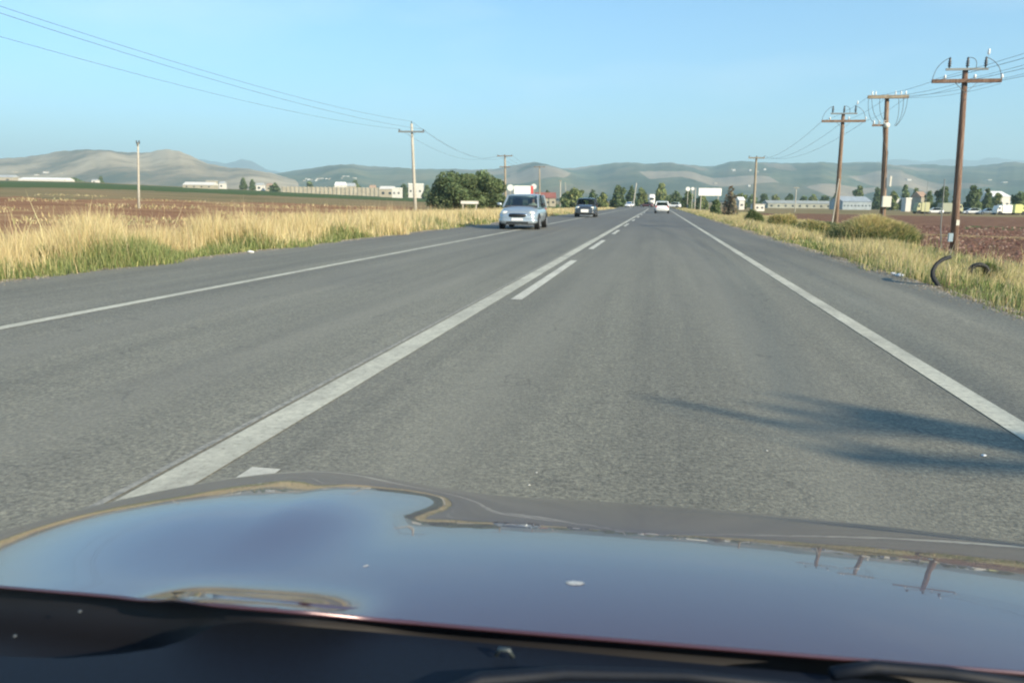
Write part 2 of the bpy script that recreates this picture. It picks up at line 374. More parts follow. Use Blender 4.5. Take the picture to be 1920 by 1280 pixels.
hill('hill', 'low wooded blue green hills closing the plain', [(380, 345), (470, 335), (540, 325), (600, 321), (640, 314), (665, 312), (700, 317), (740, 319), (800, 320), (870, 322), (940, 321), (1000, 317), (1060, 317), (1130, 314), (1180, 312), (1210, 315), (1260, 311), (1300, 313), (1340, 317), (1370, 310), (1430, 311), (1500, 314), (1545, 309), (1600, 312), (1660, 314), (1720, 312), (1780, 318), (1850, 316), (1920, 314), (2000, 310), (2200, 320)], 1500, 4200, 5200, MH_MID, 11, .09, foot=10, nr=44)

# ---------------------------------------------------------------- haze
hb = MB().box(0, 0, 348, 21400, 21400, 700)
M_HAZE = bpy.data.materials.new('haze'); M_HAZE.use_nodes = True; n_ = M_HAZE.node_tree; n_.nodes.remove(n_.nodes['Principled BSDF'])
pv = n_.nodes.new('ShaderNodeVolumePrincipled'); pv.inputs['Color'].default_value = (.60, .88, 1, 1); pv.inputs['Density'].default_value = .00022
pv.inputs['Anisotropy'].default_value = 0.0
n_.links.new(pv.outputs[0], n_.nodes['Material Output'].inputs['Volume'])
hz_o = hb.build('haze', M_HAZE); tag(hz_o, 'thin pale haze lying over the whole plain', 'haze', kind='stuff')

# ---------------------------------------------------------------- utility poles and wires
def wood(name, lo, hi, pale):
    m = mat(name, lo, .88, spec=.2); col_ramp(m, m.node_tree.nodes['Principled BSDF'], [(.3, lo), (.5, hi), (.72, pale)], 26, 6, (1, 1, .05), .7); return m
M_WOOD = wood('pole_wood', (.12, .08, .055), (.22, .15, .105), (.42, .34, .26)); M_WOOD_RED = wood('pole_wood_red', (.11, .06, .042), (.18, .115, .085), (.38, .30, .24)); M_WOOD_PALE = wood('pole_wood_pale', (.20, .165, .12), (.32, .27, .2), (.45, .4, .31))
M_CONC = mat('pole_concrete', (.42, .40, .34), .9, noise=(6, .15))
M_STEEL = mat('galvanised', (.22, .24, .24), .6, .4)
M_DARKINS = mat('dark_insulator', (.04, .045, .05), .35)
M_GLASSINS = mat('pale_insulator', (.75, .78, .78), .2)
M_WIRE = mat('wire', (.10, .125, .15), .6)
M_BOXW = mat('meter_box_paint', (.72, .70, .60), .6)
def insulator(c, r, h, m, parent, flip=False):
    k = -1 if flip else 1
    prof = [(r*.35, 0), (r*.35, h*.12), (r, h*.2), (r*.5, h*.3), (r*1.0, h*.42), (r*.5, h*.52), (r*.9, h*.62), (r*.45, h*.72), (r*.7, h*.85), (r*.3, h)]
    return MB().lathe([(a, b_*k) for a, b_ in prof], c, 8).build('insulator', m, parent, True)
def sagwire(a, b_, sag, n=18):
    a, b_ = Vector(a), Vector(b_)
    return [a.lerp(b_, i/n)-Vector((0, 0, sag*4*(i/n)*(1-i/n))) for i in range(n+1)]
def arm_dir(rz): return Vector((math.cos(rz), math.sin(rz), 0))
def pole(base, h, r, m, label, group, rz=0, lean=0, arms=(), name='utility_pole'):
    """arms: (z, half length, thickness, material, offset). Children's coordinates are local to the pole base"""
    e = empty(name, base, label, 'utility pole', group)
    L = Vector((lean, 0, 0)); at_ = lambda z: Vector((lean*z/h, 0, z))
    MB().tube([at_(z) for z in (-.6, h*.3, h*.7, h)], [r*1.12, r, r*.85, r*.72], 10).build('shaft', m, e, True)
    d = arm_dir(rz); q = Matrix.Rotation(rz, 3, 'Z')
    for (z, hl, th, am, off) in arms:
        c = at_(z)+d*off+Vector((0, -r*.9-th/2, 0))
        MB().box(*c, hl*2, th, th*1.15, q).build('crossarm', am, e)
    return e, at_, d
def brace(e, a, b_): MB().bar(a, b_, .035, .012).build('brace', M_STEEL, e)
# the near pole with three tall fuses on an upper bracket
def fuse_pole(base, h, m, label, group, lean=0, s=1.0, rk=1.0):
    r = .145*s*rk
    e, at_, d = pole(base, h-.45*s, r, m, label, group, .02, lean, [(h-.95*s, 1.28*s, .12*s, M_WOOD_RED if m is M_WOOD_RED else m, 0), (h-.50*s, .78*s, .07*s, M_STEEL, 0)])
    ztop = h-.46*s; y0 = -r*.9-.05
    tops = []
    for k, x in enumerate((-.66*s, 0, .66*s)):
        p = at_(ztop)+Vector((x, y0, 0)); insulator(p, .075*s, .42*s, M_DARKINS, e); tops.append(p+Vector((0, 0, .40*s)))
    for x in (-.8*s, .3*s, 1.28*s): insulator(at_(h-.87*s)+Vector((x, y0, 0)), .065*s, .17*s, M_GLASSINS, e)
    ends = [at_(h-.95*s)+Vector((x, y0, 0)) for x in (-1.26*s, .02, 1.26*s)]
    for a, c, bul in ((tops[0], ends[0], -.25), (tops[1]+Vector((.05, 0, 0)), at_(h-.5*s)+Vector((.32*s, y0, 0)), .2), (tops[2], ends[2], .3)):
        mid = (a+c)/2+Vector((bul*s, 0, .22*s)); pts = [a*(1-t)**2+mid*2*t*(1-t)+c*t*t for t in [i/10 for i in range(11)]]
        MB().tube(pts, .013*s, 6).build('jumper_cable', M_WIRE, e, True)
    for k in (-1, 1): brace(e, at_(h-1.42*s)+Vector((0, y0, 0)), at_(h-1.0*s)+Vector((k*.42*s, y0, 0)))
    insulator(at_(h-.1*s)+Vector((.74*s, y0, .12*s)), .06*s, .24*s, M_GLASSINS, e)
    return e, [Vector(base)+p for p in ends], [Vector(base)+p for p in tops]
GR = 'utility poles along the ploughed field shoulder'
p1 = Vector((12.1, 35.06, -.6))
e1, end1, top1 = fuse_pole(p1, P(1810, 33.9, 120).z+.6, M_WOOD_RED, 'tall red brown utility pole with three dark fuses, standing by the bent tyre strip', GR, lean=-.3)
# slender ground cable and a plate on that pole
MB().tube([(-.62, 0, 2.9), (-.58, 0, 1.0), (-.42, 0, -.4)], .022, 6).build('guy_wire', M_STEEL, e1)
MB().box(0, -.165, 1.15, .12, .01, .22).build('number_plate', M_BOXW, e1)
MB().box(-.2, -.1, .55, .16, .14, .34).build('wrapping', mat('blue_plastic', (.35, .45, .5), .4), e1)
# outside the frame on the same line: thickened to darken its shadow across the lane
fuse_pole((14.04, -3.75, -.6), 8.0, M_WOOD_RED, 'red brown utility pole beside the road, just behind the car with the bonnet', GR, lean=.1, s=.85, rk=2.3)
# pole 2: crossarm on top, second short arm with a pale drum, meter box
b2 = on(1659, 42); h2 = P(1664, 42, 178).z-b2.z
e2, at2, d2 = pole(b2, h2, .15, M_WOOD, 'brown utility pole carrying a white meter box low on its shaft', GR, .03, -.4, [(h2-.12, 1.0, .14, M_WOOD_PALE, 0)])
MB().box(.0, -.22, P(1660, 42, 378).z-b2.z, .42, .26, .56).build('meter_box', M_BOXW, e2)
MB().box(.12, -.2, P(1660, 42, 340).z-b2.z, .08, .05, .55).build('conduit_cover', M_BOXW, e2)
zl = P(1650, 42, 235).z-b2.z
MB().box(-.62, -.1, zl, .8, .1, .1).build('crossarm', M_WOOD, e2)
for x in (-.95, -.7, -.45): insulator((x, -.1, zl+.05), .06, .2, M_GLASSINS, e2)
MB().tube([(-.33, -.25, zl-.02), (-.33, .05, zl-.02)], .14, 10).build('surge_drum', M_BOXW, e2, True)
for x in (-.78, -.62, .35, .62, .85): insulator(at2(h2-.04)+Vector((x, -.2, 0)), .05, .22, M_GLASSINS, e2)
for k in range(6):
    x0 = (-.95, -.8, -.4, .5, .75, .95)[k]; x1 = (-.95, -.6, -.35, .05, .1, .12)[k]
    a = at2(h2-.15)+Vector((x0, -.2, 0)); c = Vector((x1, -.15, zl+(.1 if k < 3 else -.05))); mid = (a+c)/2+Vector((-.22 if k < 3 else .22, 0, -.3))
    MB().tube([a*(1-t)**2+mid*2*t*(1-t)+c*t*t for t in [i/8 for i in range(9)]], .012, 5).build('jumper_cable', M_WIRE, e2)
MB().tube([(-.5, -.1, zl), (-.42, -.15, zl-.8), (-.15, -.18, zl-1.35), (-.1, -.2, 1)], .016, 5).build('jumper_cable', M_WIRE, e2)
# pole 3
b3 = on(1570, 48.6); h3 = P(1586, 48.6, 198).z-b3.z
e3, end3, top3 = fuse_pole(b3, h3, M_WOOD, 'slim brown utility pole with fuses and a crossarm, behind the grassy mound', GR, lean=-.1, s=.98)
for n_, c in enumerate((e3,)): pass
b3c = on(1562, 49); MB().tube([(0, 0, -.3), (.25, 0, 3.4)], .045, 6).build('conduit_cover', M_CONC, e3).location = (-.3, -.1, 0)
# far poles
def simple_pole(px, depth, pytop, m, label, group, arm=1.1, am=None, lean=0, r=.14, ins=True, arm2=False, rz=0, vert=False):
    b_ = on(px, depth); h = P(px, depth, pytop).z-b_.z
    e, at_, d = pole(b_, h, r, m, label, group, rz, lean, ([(h-.75 if vert else h-.15, arm, .13, am or m, 0)] if arm else []) + ([(h-2.0, arm*.7, .12, am or m, 0)] if arm2 else []))
    zt = h-.7 if vert else h-.08; y0 = -r*.9-.06; outs = []
    if arm:
        for x in (-arm*.93, 0 if not vert else None, arm*.93):
            if x is None:
                p = at_(h); insulator(p, .07, .22, M_DARKINS, e); outs.append(b_+p+Vector((0, 0, .2))); continue
            p = at_(zt)+d*x+Vector((0, y0, 0)); insulator(p, .06 if not vert else .08, .2, M_DARKINS, e); outs.append(b_+p+Vector((0, 0, .18)))
        for k in (-1, 1): brace(e, at_(zt-.6)+Vector((0, y0, 0)), at_(zt-.1)+d*k*.4+Vector((0, y0, 0)))
    return e, outs
GL = 'utility poles along the golden grass field'
_, o4 = simple_pole(1414, 102, 294, M_WOOD_PALE, 'pale utility pole with a flat crossarm, standing by the round green bush', GR, 1.0, lean=-.1, r=.17)
_, o5 = simple_pole(1491, 190, 351, M_CONC, 'small pale pole alone in the far ploughed field', GR, .7, r=.13)
_, l1 = simple_pole(259, 75, 268, M_CONC, 'thin pale pole without a crossarm rising from the golden grass', GL, 0, r=.11, lean=.4)
e_l1 = [o for o in bpy.data.objects if o.get('label', '').startswith('thin pale pole without')][0]
hl1 = P(259, 75, 268).z-on(259, 75).z
insulator((0.27, 0, hl1-.1), .09, .32, M_DARKINS, e_l1); insulator((0.53, 0, hl1-.1), .09, .32, M_DARKINS, e_l1); insulator((0.40, -.1, hl1-.3), .09, .3, M_DARKINS, e_l1)
_, l2 = simple_pole(779, 75, 232, M_CONC, 'tall pale concrete pole with a dark tilted crossarm', GL, 1.22, M_STEEL, lean=-.3, r=.16, vert=True, rz=.12)
_, l3 = simple_pole(948, 138, 291, M_WOOD_PALE, 'utility pole with two stacked crossarms behind the silver car', GL, 1.35, M_WOOD, lean=-.2, r=.2, arm2=True)
_, l4 = simple_pole(1012, 190, 312, M_WOOD_PALE, 'pale utility pole rising just beyond the silver car roof', GL, 1.3, M_WOOD, lean=-.2, r=.19)
_, l5 = simple_pole(1050, 250, 338, M_CONC, 'short concrete pole beside the roadside bushes', GL, .5, r=.22)
simple_pole(1062, 255, 342, M_CONC, 'thin concrete pole leaning beside the shorter one', GL, 0, r=.12, lean=-.5)
simple_pole(1187, 260, 343, M_CONC, 'leaning pale pole among the far roadside trees', GL, 0, lean=.9, r=.2)
simple_pole(1303, 150, 352, M_CONC, 'thin pale post next to the white hoarding', GR, 0, r=.1)
simple_pole(1735, 150, 340, M_STEEL, 'hair thin pole seen behind the red brown pole', GR, 0, r=.05)
def wires(A, B, sag, rad, label, group):
    nm_ = ['field side', 'middle', 'road side'] if len(A) == 3 else ['upper', 'lower'] if len(A) == 2 else ['']
    if group == WL: nm_ = nm_[:]
    else: nm_ = nm_[::-1] if len(A) == 3 else nm_
    for k_, (a, b_) in enumerate(zip(A, B)):
        label_, label = label, (label if len(A) == 1 else nm_[k_]+' one of the '+label)
        o = MB().tube(sagwire(a, b_, sag), rad*.6, 5, False).build('overhead_wire', M_WIRE, None, True); tag(o, label, 'wire', group); label = label_
pv = Vector((-22.5, -3.5, 8.4)); pe, po = None, None
WL = 'wires between the golden field poles'; WR = 'wires between the ploughed field poles'
A = [pv+Vector((-1.15, 0, -.1)), pv+Vector((0, 0, .55)), pv+Vector((1.15, 0, .05))]
wires([A[0]], [l2[0]], 1.25, .014, 'lowest wire sweeping from the upper frame edge to the concrete pole', WL)
wires(A[1:], l2[1:], 1.2, .016, 'paired wires sweeping down to the concrete pole', WL)
wires(l2, l3, 1.7, .018, 'wires sagging from the concrete pole to the double arm pole', WL)
wires(l3, l4, 1.2, .02, 'faint far wires running on from the double arm pole', WL)
for k, bb in enumerate(end1): pass
prv = [Vector((14.04+x, -3.75, 6.5)) for x in (-1.25, 0, 1.25)]
wires(prv, end1, .7, .014, 'wires leaving the red brown pole towards the frame edge', WR)
wires([p_+Vector((0, 0, .06)) for p_ in prv], [p_+Vector((.1, 0, .08)) for p_ in end1], .55, .011, 'thinner wires doubling those that leave the red brown pole', WR)
p2e = [b2+at2(h2-.12)+Vector((x, -.2, .03)) for x in (-.95, 0, .95)]
wires(end1, p2e, .1, .012, 'wires from the red brown pole to the meter box pole', WR)
wires([p_+Vector((0, 0, -.12)) for p_ in end1[1:]], [p_+Vector((0, 0, -.08)) for p_ in p2e[1:]], .16, .01, 'slack wires from the red brown pole to the meter box pole', WR)
wires(p2e, end3, .15, .012, 'wires from the meter box pole to the slim fuse pole', WR)
wires(end3, o4, 1.1, .015, 'wires sagging from the slim fuse pole to the pale pole', WR)

# ---------------------------------------------------------------- vehicles
M_TYRE = mat('tyre_rubber', (.018, .018, .02), .8); M_RIM = mat('rim', (.4, .41, .43), .35, .7)
M_DARK = mat('dark_trim', (.015, .016, .018), .5); M_SEAT = mat('seat_cloth', (.05, .05, .055), .9)
M_LENS = mat('lamp_lens', (.75, .75, .68), .08, coat=1); M_REDL = mat('tail_lens', (.45, .02, .015), .15, coat=1)
M_PLATE = mat('plate', (.8, .8, .78), .4); M_CHROME = mat('chrome', (.75, .77, .8), .12, 1)
M_GLASS = bpy.data.materials.new('car_glass'); M_GLASS.use_nodes = True; n_ = M_GLASS.node_tree
_t = n_.nodes.new('ShaderNodeBsdfTransparent'); _t.inputs[0].default_value = (.5, .58, .56, 1); _g = n_.nodes.new('ShaderNodeBsdfGlossy'); _g.inputs['Roughness'].default_value = .03
_fr = n_.nodes.new('ShaderNodeFresnel'); _fr.inputs[0].default_value = 1.22; _m = n_.nodes.new('ShaderNodeMixShader')
n_.links.new(_fr.outputs[0], _m.inputs[0]); n_.links.new(_t.outputs[0], _m.inputs[1]); n_.links.new(_g.outputs[0], _m.inputs[2]); n_.links.new(_m.outputs[0], n_.nodes['Material Output'].inputs[0])
def sellipse(y, w_, z0, z1, n=28, ex=4.5, tuck=.1):
    pts = []
    for k in range(n):
        t = 2*math.pi*k/n; c, s = math.cos(t), math.sin(t)
        x = abs(c)**(2/ex)*math.copysign(1, c); z = abs(s)**(2/ex)*math.copysign(1, s)
        zz = (z0+z1)/2+z*(z1-z0)/2; ww = w_*(1-tuck*max(0, z)**2-tuck*.5*max(0, -z)**2)
        pts.append((x*ww, y, zz))
    return pts
def car(label, loc, rz, paint, L=4.2, W=1.72, H=1.5, belt=.92, ws=(.95, .25), roof=(.15, -1.55), rear=-1.95, hoodz=.82, nose=.66, parts=True, plate_f=True, back_seen=False, group=None, trunk=None, driver=True, grille=True):
    """nose towards local +y, y=0 mid car. ws=(screen foot y, screen head y), roof=(front,back)"""
    e = empty('car', loc, label, 'car', group, rz); hw = W/2; h2_ = L/2; r_w = .31
    st = [(-h2_, .80, .36, belt-.1), (-h2_+.06, .90, .26, belt-.03), (-h2_+.3, .97, .20, belt+.01), (rear+.5, 1, .18, belt+.02), (0, 1, .18, belt+.01), (ws[0]-.1, 1, .18, belt), (ws[0]+.1, .99, .18, hoodz+.07),
          (h2_-.55, .97, .19, hoodz-.02), (h2_-.25, .93, .20, nose+.09), (h2_-.08, .86, .22, nose), (h2_, .74, .30, nose-.12)]
    MB().loft([sellipse(y, hw*k, a, c) for y, k, a, c in st]).build('body', paint, e, True)
    # roof and pillars
    rw = hw*.80; gw = hw*.90
    rf = MB(); rings = []
    for y, zz, kk in ((roof[0]+.02, H-.10, .93), (roof[0]-.15, H-.03, 1), ((roof[0]+roof[1])/2, H, 1), (roof[1]+.25, H-.03, 1), (roof[1], H-.11, .95)):
        rings.append([(rw*kk*math.cos(t)*1.0, y, zz-.05+.05*abs(math.sin(t))*math.copysign(1, math.sin(t))) for t in [2*math.pi*k/16 for k in range(16)]])
    rf.loft(rings).build('roof', paint, e, True)
    for s in (-1, 1):
        MB().bar((s*gw, ws[0], belt-.04), (s*rw*.95, roof[0]+.05, H-.08), .07, .06).build('pillar', paint, e)
        MB().bar((s*gw*1.0, -.35, belt-.04), (s*rw*.98, -.40, H-.06), .07, .04).build('pillar', M_DARK, e)
        MB().bar((s*gw*.98, rear+.05, belt-.04), (s*rw*.95, roof[1]+.04, H-.08), .12, .14).build('pillar', paint, e)
        mesh('side_window', [(s*gw, ws[0]-.05, belt-.02), (s*gw, rear+.1, belt-.02), (s*rw*.98, roof[1]+.1, H-.08), (s*rw*.98, roof[0], H-.08)], [[0, 1, 2, 3]], M_GLASS, e)
    mesh('windscreen', [(-gw+.03, ws[0]+.01, belt-.03), (gw-.03, ws[0]+.01, belt-.03), (rw-.03, roof[0]+.05, H-.08), (-rw+.03, roof[0]+.05, H-.08)], [[0, 1, 2, 3]], M_GLASS, e)
    mesh('rear_window', [(-gw+.08, rear+.03, belt-.01), (gw-.08, rear+.03, belt-.01), (rw-.06, roof[1]+.01, H-.09), (-rw+.06, roof[1]+.01, H-.09)], [[0, 1, 2, 3]], M_GLASS, e)
    for s in (-.4, .4): MB().box(s*.9, -.35, belt+.08, .46, .12, .5).box(s*.9, -.36, belt+.40, .22, .09, .16).build('seat', M_SEAT, e)
    MB().box(0, ws[0]-.22, belt-.0, W*.8, .4, .1).build('dashboard', M_SEAT, e)
    for s in (-1, 1):
        mb = MB(); c = Vector((s*(hw+.10), ws[0]-.12, belt+.10)); mb.loft([sellipse(c.y+dy, .11*k, c.z-.07*k, c.z+.07*k, 12, 3, 0) for dy, k in ((-.04, .9), (0, 1), (.06, .7))])
        mb.v = [(v[0]+(c.x if abs(v[0]) < .2 and abs(v[1]-c.y) < .2 else 0), v[1], v[2]) for v in mb.v]; mb.build('wing_mirror', M_DARK if not grille else paint if paint is not None and s > 0 else M_DARK, e, True)
        for y in (h2_-.82, -h2_+.78):
            t = MB().tube([(s*(hw-.19), y, r_w), (s*(hw-.17), y, r_w), (s*(hw+.0), y, r_w), (s*(hw+.015), y, r_w)], [r_w*.9, r_w, r_w, r_w*.92], 24).build('wheel', M_TYRE, e, True)
            MB().tube([(s*(hw+.005), y, r_w), (s*(hw+.022), y, r_w)], [r_w*.66, r_w*.58], 16).build('rim', M_RIM, t)
            MB().tube([(s*(hw-.2), y, r_w+.03), (s*(hw+.004), y, r_w+.03)], [r_w*1.16]*2, 24).build('wheel_arch', M_DARK, e)
        # lamps
        if parts:
            hx = hw*.66; mb = MB().loft([sellipse(h2_-.30+dy, .17*k, nose-.20+.03*(1-k), nose-.01, 14, 3, 0) for dy, k in ((0, 1), (.14, .95), (.21, .7), (.24, .35))])
            mb.v = [(v[0]+s*hx, v[1]-abs(v[0])*.18, v[2]+.06) for v in mb.v]; mb.build('headlight', M_LENS, e, True)
            mb = MB().box(s*(hw*.80), -h2_+.06, belt-.16, .17, .10, .26); mb.build('tail_light', M_REDL, e)
    if grille:
        MB().loft([sellipse(h2_-.04+dy, .40*k, nose-.22, nose-.06, 16, 3.5, 0) for dy, k in ((0, 1), (.05, .95))]).build('grille', M_DARK, e, True)
        MB().loft([sellipse(h2_-.055+dy, .44*k, nose-.245, nose-.035, 16, 3.5, 0) for dy, k in ((0, 1), (.05, .97))]).build('grille_surround', M_CHROME, e, True)
    MB().loft([sellipse(h2_-.18+dy, hw*k, .24, .50, 22, 5, .02) for dy, k in ((-.25, .99), (0, .96), (.13, .88), (.20, .74))]).build('bumper', paint, e, True)
    MB().box(0, h2_+.0, .30, .95, .06, .075).build('air_intake', M_DARK, e)
    if plate_f: MB().box(0, h2_+.035, .44, .50, .015, .11).build('registration_plate', M_PLATE, e)
    MB().box(0, -h2_-.012, .55 if back_seen else .5, .5, .02, .11).build('registration_plate', M_PLATE, e)
    return e
def person_seated(loc, rz, label, shirt, skin, hair, s=1.0):
    """upper body above the dashboard, one continuous skin"""
    v = [(0, 0, 0), (0, 0, .28), (0, 0, .46), (0, .02, .55), (0, .04, .64), (0, .05, .74), (-.19, 0, .42), (-.24, .16, .20), (-.15, .38, .28), (.19, 0, .42), (.24, .16, .20), (.15, .38, .28)]
    ed = [(0, 1), (1, 2), (2, 3), (3, 4), (4, 5), (2, 6), (6, 7), (7, 8), (2, 9), (9, 10), (10, 11)]
    rad = [(.17, .12), (.18, .12), (.13, .09), (.055, .055), (.075, .09), (.065, .08), (.06, .06), (.045, .045), (.035, .035), (.06, .06), (.045, .045), (.035, .035)]
    me = bpy.data.meshes.new('person'); me.from_pydata(v, ed, []); o = bpy.data.objects.new('person', me); C.objects.link(o)
    sk = o.modifiers.new('s', 'SKIN'); 
    for i, r in enumerate(rad): me.skin_vertices[0].data[i].radius = r
    me.skin_vertices[0].data[0].use_root = True
    o.modifiers.new('u', 'SUBSURF').levels = 2; o.modifiers['u'].render_levels = 2
    dg = bpy.context.evaluated_depsgraph_get(); m2 = bpy.data.meshes.new_from_object(o.evaluated_get(dg)); o.modifiers.clear(); o.data = m2
    m2.materials.clear(); m2.materials.append(shirt); m2.materials.append(skin)
    for p in m2.polygons:
        c = p.center; p.material_index = 1 if (c.z > .53 or (c.y > .3)) else 0; p.use_smooth = True
    o.location = loc; o.rotation_euler[2] = rz; tag(o, label, 'person')
    hb_ = MB(); rings = []
    for t in range(6):
        a = t/5*math.pi/2; rings.append([(.082*math.cos(a)*math.cos(q), .025+.10*math.cos(a)*math.sin(q)*(1 if math.sin(q) < 0 else .8), .70+.115*math.sin(a)) for q in [2*math.pi*k/14 for k in range(14)]])
    hb_.loft(rings).build('hair', hair, o, True)
    return o
M_SILVER = mat('silver_paint', (.36, .42, .46), .3, .45, 1); M_BLK = mat('dark_paint', (.045, .052, .06), .25, .2, 1); M_WHITE = mat('white_paint', (.82, .82, .80), .3, 0, 1)
c1 = Vector((-5.92, 33.6, .0)); RZ1 = math.pi-.0
silver = car('silver people carrier driving towards the camera along the shoulder line', c1+Vector((-.15, 2.0, 0)), math.pi+.03, M_SILVER, 4.3, 1.76, 1.56, .98, (1.15, .45), (.42, -1.6), -1.98, .93, .74)
M_SKIN = mat('skin', (.50, .30, .22), .6); M_SHIRT = mat('pale_shirt', (.55, .55, .48), .8); M_HAIR = mat('hair', (.03, .022, .018), .7)
person_seated(c1+Vector((.21, 2.32, .62)), math.pi, 'driver in a pale shirt behind the windscreen of the silver car', M_SHIRT, M_SKIN, M_HAIR)
black = car('dark compact car with a square white number plate following the silver car', Vector((-5.95, 66.0, 0)), math.pi+.02, M_BLK, 4.0, 1.72, 1.58, .98, (.95, .42), (.40, -1.6), -1.85, .95, .80, grille=False, plate_f=False)
MB().box(0, 2.03, .52, .62, .02, .24).build('registration_plate', M_PLATE, black)
white = car('white hatchback driving away in the lane ahead', Vector((.42, 98.6, 0)), 0, M_WHITE, 4.0, 1.72, 1.46, .92, (.95, .2), (.15, -1.35), -1.85, .85, .7, back_seen=True)

# ---------------------------------------------------------------- own car: bonnet in front of the lens
K = .88                               # metres per unit of the bonnet template
YS = [.5, .75, .95, 1.10, 1.2, 1.3, 1.4, 1.5, 1.6, 1.68, 1.73]; SL = [.06, .085, .125, .165, .20, .28, .42, .66, 1.1, 2.4, 6.5]
YC = [.5, .75, .95, 1.06, 1.14, 1.2, 1.3, 1.4, 1.5, 1.58, 1.64, 1.72, 1.79, 1.84]; SC_ = [.06, .085, .125, .168, .212, .235, .262, .295, .345, .42, .66, 1.1, 2.4, 6.5]
_yt = np.linspace(.4, 1.92, 305)
def _prof(Y_, S_):
    z = -np.cumsum(np.interp(_yt, Y_, S_)*.005); return z-np.interp(.738, _yt, z)
_zb, _zc = _prof(YS, SL), _prof(YC, SC_)
def hoodz(x, y):
    w_ = smooth(1.15, 1.42, y); t = smooth(-.36, -.58, x)*(1-w_)+smooth(-.22, -.70, x)*w_
    sh = .13*t*smooth(.8, 1.15, y)
    if x < -.68: sh -= 1.5*(x+.68)**2
    if x > .85: sh -= 1.4*(x-.85)**2
    yy = y-sh
    z = float(np.interp(yy, _yt, _zb))*t+float(np.interp(yy, _yt, _zc))*(1-t)
    z -= .046*(x-.12)**2
    z += .034*math.exp(-((x+.43)/.13)**4-((y-.68)/.072)**2)
    z += .006*t*smooth(.8, 1.1, y)
    return z
def HP(x, y, z): return Vector((x*K, y*K, EYE-.445*K+z*K))
own = empty('car', (0, 0, 0), 'dark maroon car whose glossy bonnet reflects the sky and poles', 'car')
M_PAINT = mat('maroon_paint', (.085, .038, .050), .25, .3, .9, ior=1.6, spec=.5); M_PAINT.node_tree.nodes['Principled BSDF'].inputs['Coat IOR'].default_value = 1.56
M_PAINT.node_tree.nodes['Principled BSDF'].inputs['Coat Roughness'].default_value = .012
pn = M_PAINT.node_tree; _nz = pn.nodes.new('ShaderNodeTexNoise'); _nz.inputs['Scale'].default_value = 26; _nz.inputs['Detail'].default_value = 1
_gg = pn.nodes.new('ShaderNodeNewGeometry'); pn.links.new(_gg.outputs['Position'], _nz.inputs['Vector']); _b = pn.nodes.new('ShaderNodeBump'); _b.inputs['Strength'].default_value = .018; _b.inputs['Distance'].default_value = .004
pn.links.new(_nz.outputs[0], _b.inputs['Height']); pn.links.new(_b.outputs[0], pn.nodes['Principled BSDF'].inputs['Coat Normal'])
XL, XR = -1.16, .98
def _hit(px, py):
    d = hray(px, py); t = .3
    while t < 2.2:
        if d.z*t/K < -.445+hoodz(d.x*t/K, d.y*t/K): break
        t += .0005
    return d.x*t/K, d.y*t/K
_re = [_hit(x_, float(np.interp(x_, (-120, 0, 480, 960, 1440, 1920, 2040), (1089, 1097, 1137, 1180, 1219, 1258, 1268)))) for x_ in range(-120, 2041, 60)]
def rear_y(x):
    xs_ = [q[0] for q in _re]; ys_ = [q[1] for q in _re]
    if x < xs_[0]: return ys_[0]+(x-xs_[0])*(ys_[1]-ys_[0])/(xs_[1]-xs_[0])
    if x > xs_[-1]: return ys_[-1]+(x-xs_[-1])*(ys_[-1]-ys_[-2])/(xs_[-1]-xs_[-2])
    return float(np.interp(x, xs_, ys_))
nx, ny = 150, 130; vs = []
for i in range(nx+1):
    x = XL+(XR-XL)*i/nx; y0 = rear_y(x)
    for j in range(ny+1):
        s = j/ny; y = y0+(1.80-y0)*(1-(1-s)**1.0)
        cut = 0
        if x < -.68: cut = 1.5*(x+.68)**2
        if x > .85: cut = 1.4*(x-.85)**2
        y = y0+(max(y0+.05, 1.84-cut)-y0)*s
        vs.append(HP(x, y, hoodz(x, y)))
fs = [(i*(ny+1)+j, (i+1)*(ny+1)+j, (i+1)*(ny+1)+j+1, i*(ny+1)+j+1) for i in range(nx) for j in range(ny)]
hood = mesh('bonnet', vs, fs, M_PAINT, own, True)
# folded rear lip of the bonnet
lip = [[HP(XL+(XR-XL)*i/60, rear_y(XL+(XR-XL)*i/60)+dy, hoodz(XL+(XR-XL)*i/60, rear_y(XL+(XR-XL)*i/60))+dz) for dy, dz in ((0.001, 0), (-.0015, -.0015), (-.0015, -.004), (.006, -.006), (.03, -.008))] for i in range(61)]
MB().loft(lip, close=False, cap=False).build('bonnet_lip', M_PAINT, own, True)
# nose, wings and bumper below the bonnet edge
ring0 = [vs[i*(ny+1)+ny] for i in range(nx+1)]; sideL = [vs[j] for j in range(0, ny+1, 6)][:-1]; sideR = [vs[nx*(ny+1)+j] for j in range(0, ny+1, 6)][:-1][::-1]
edge = sideL+ring0[::5]+sideR
rings = []
for dz, out in ((0, 0), (-.06, .012), (-.2, .03), (-.34, .035), (-.42, .0)):
    rr_ = []
    for p in edge:
        c = Vector((p.x+.08, p.y-.9, 0)).normalized(); rr_.append((p.x+c.x*out, p.y+c.y*out, max(.17, p.z+dz)))
    rings.append(rr_)
MB().loft(rings, close=False, cap=False).build('front_wings', M_PAINT, own, True)
for x in (XL*K+.13, XR*K-.13):
    t = MB().tube([(x-.1, .95, .31), (x+.1, .95, .31)], .31, 28).build('wheel', M_TYRE, own, True)
    MB().tube([(x-.105, .95, .31), (x+.105, .95, .31)], .2, 20).build('rim', M_RIM, t)
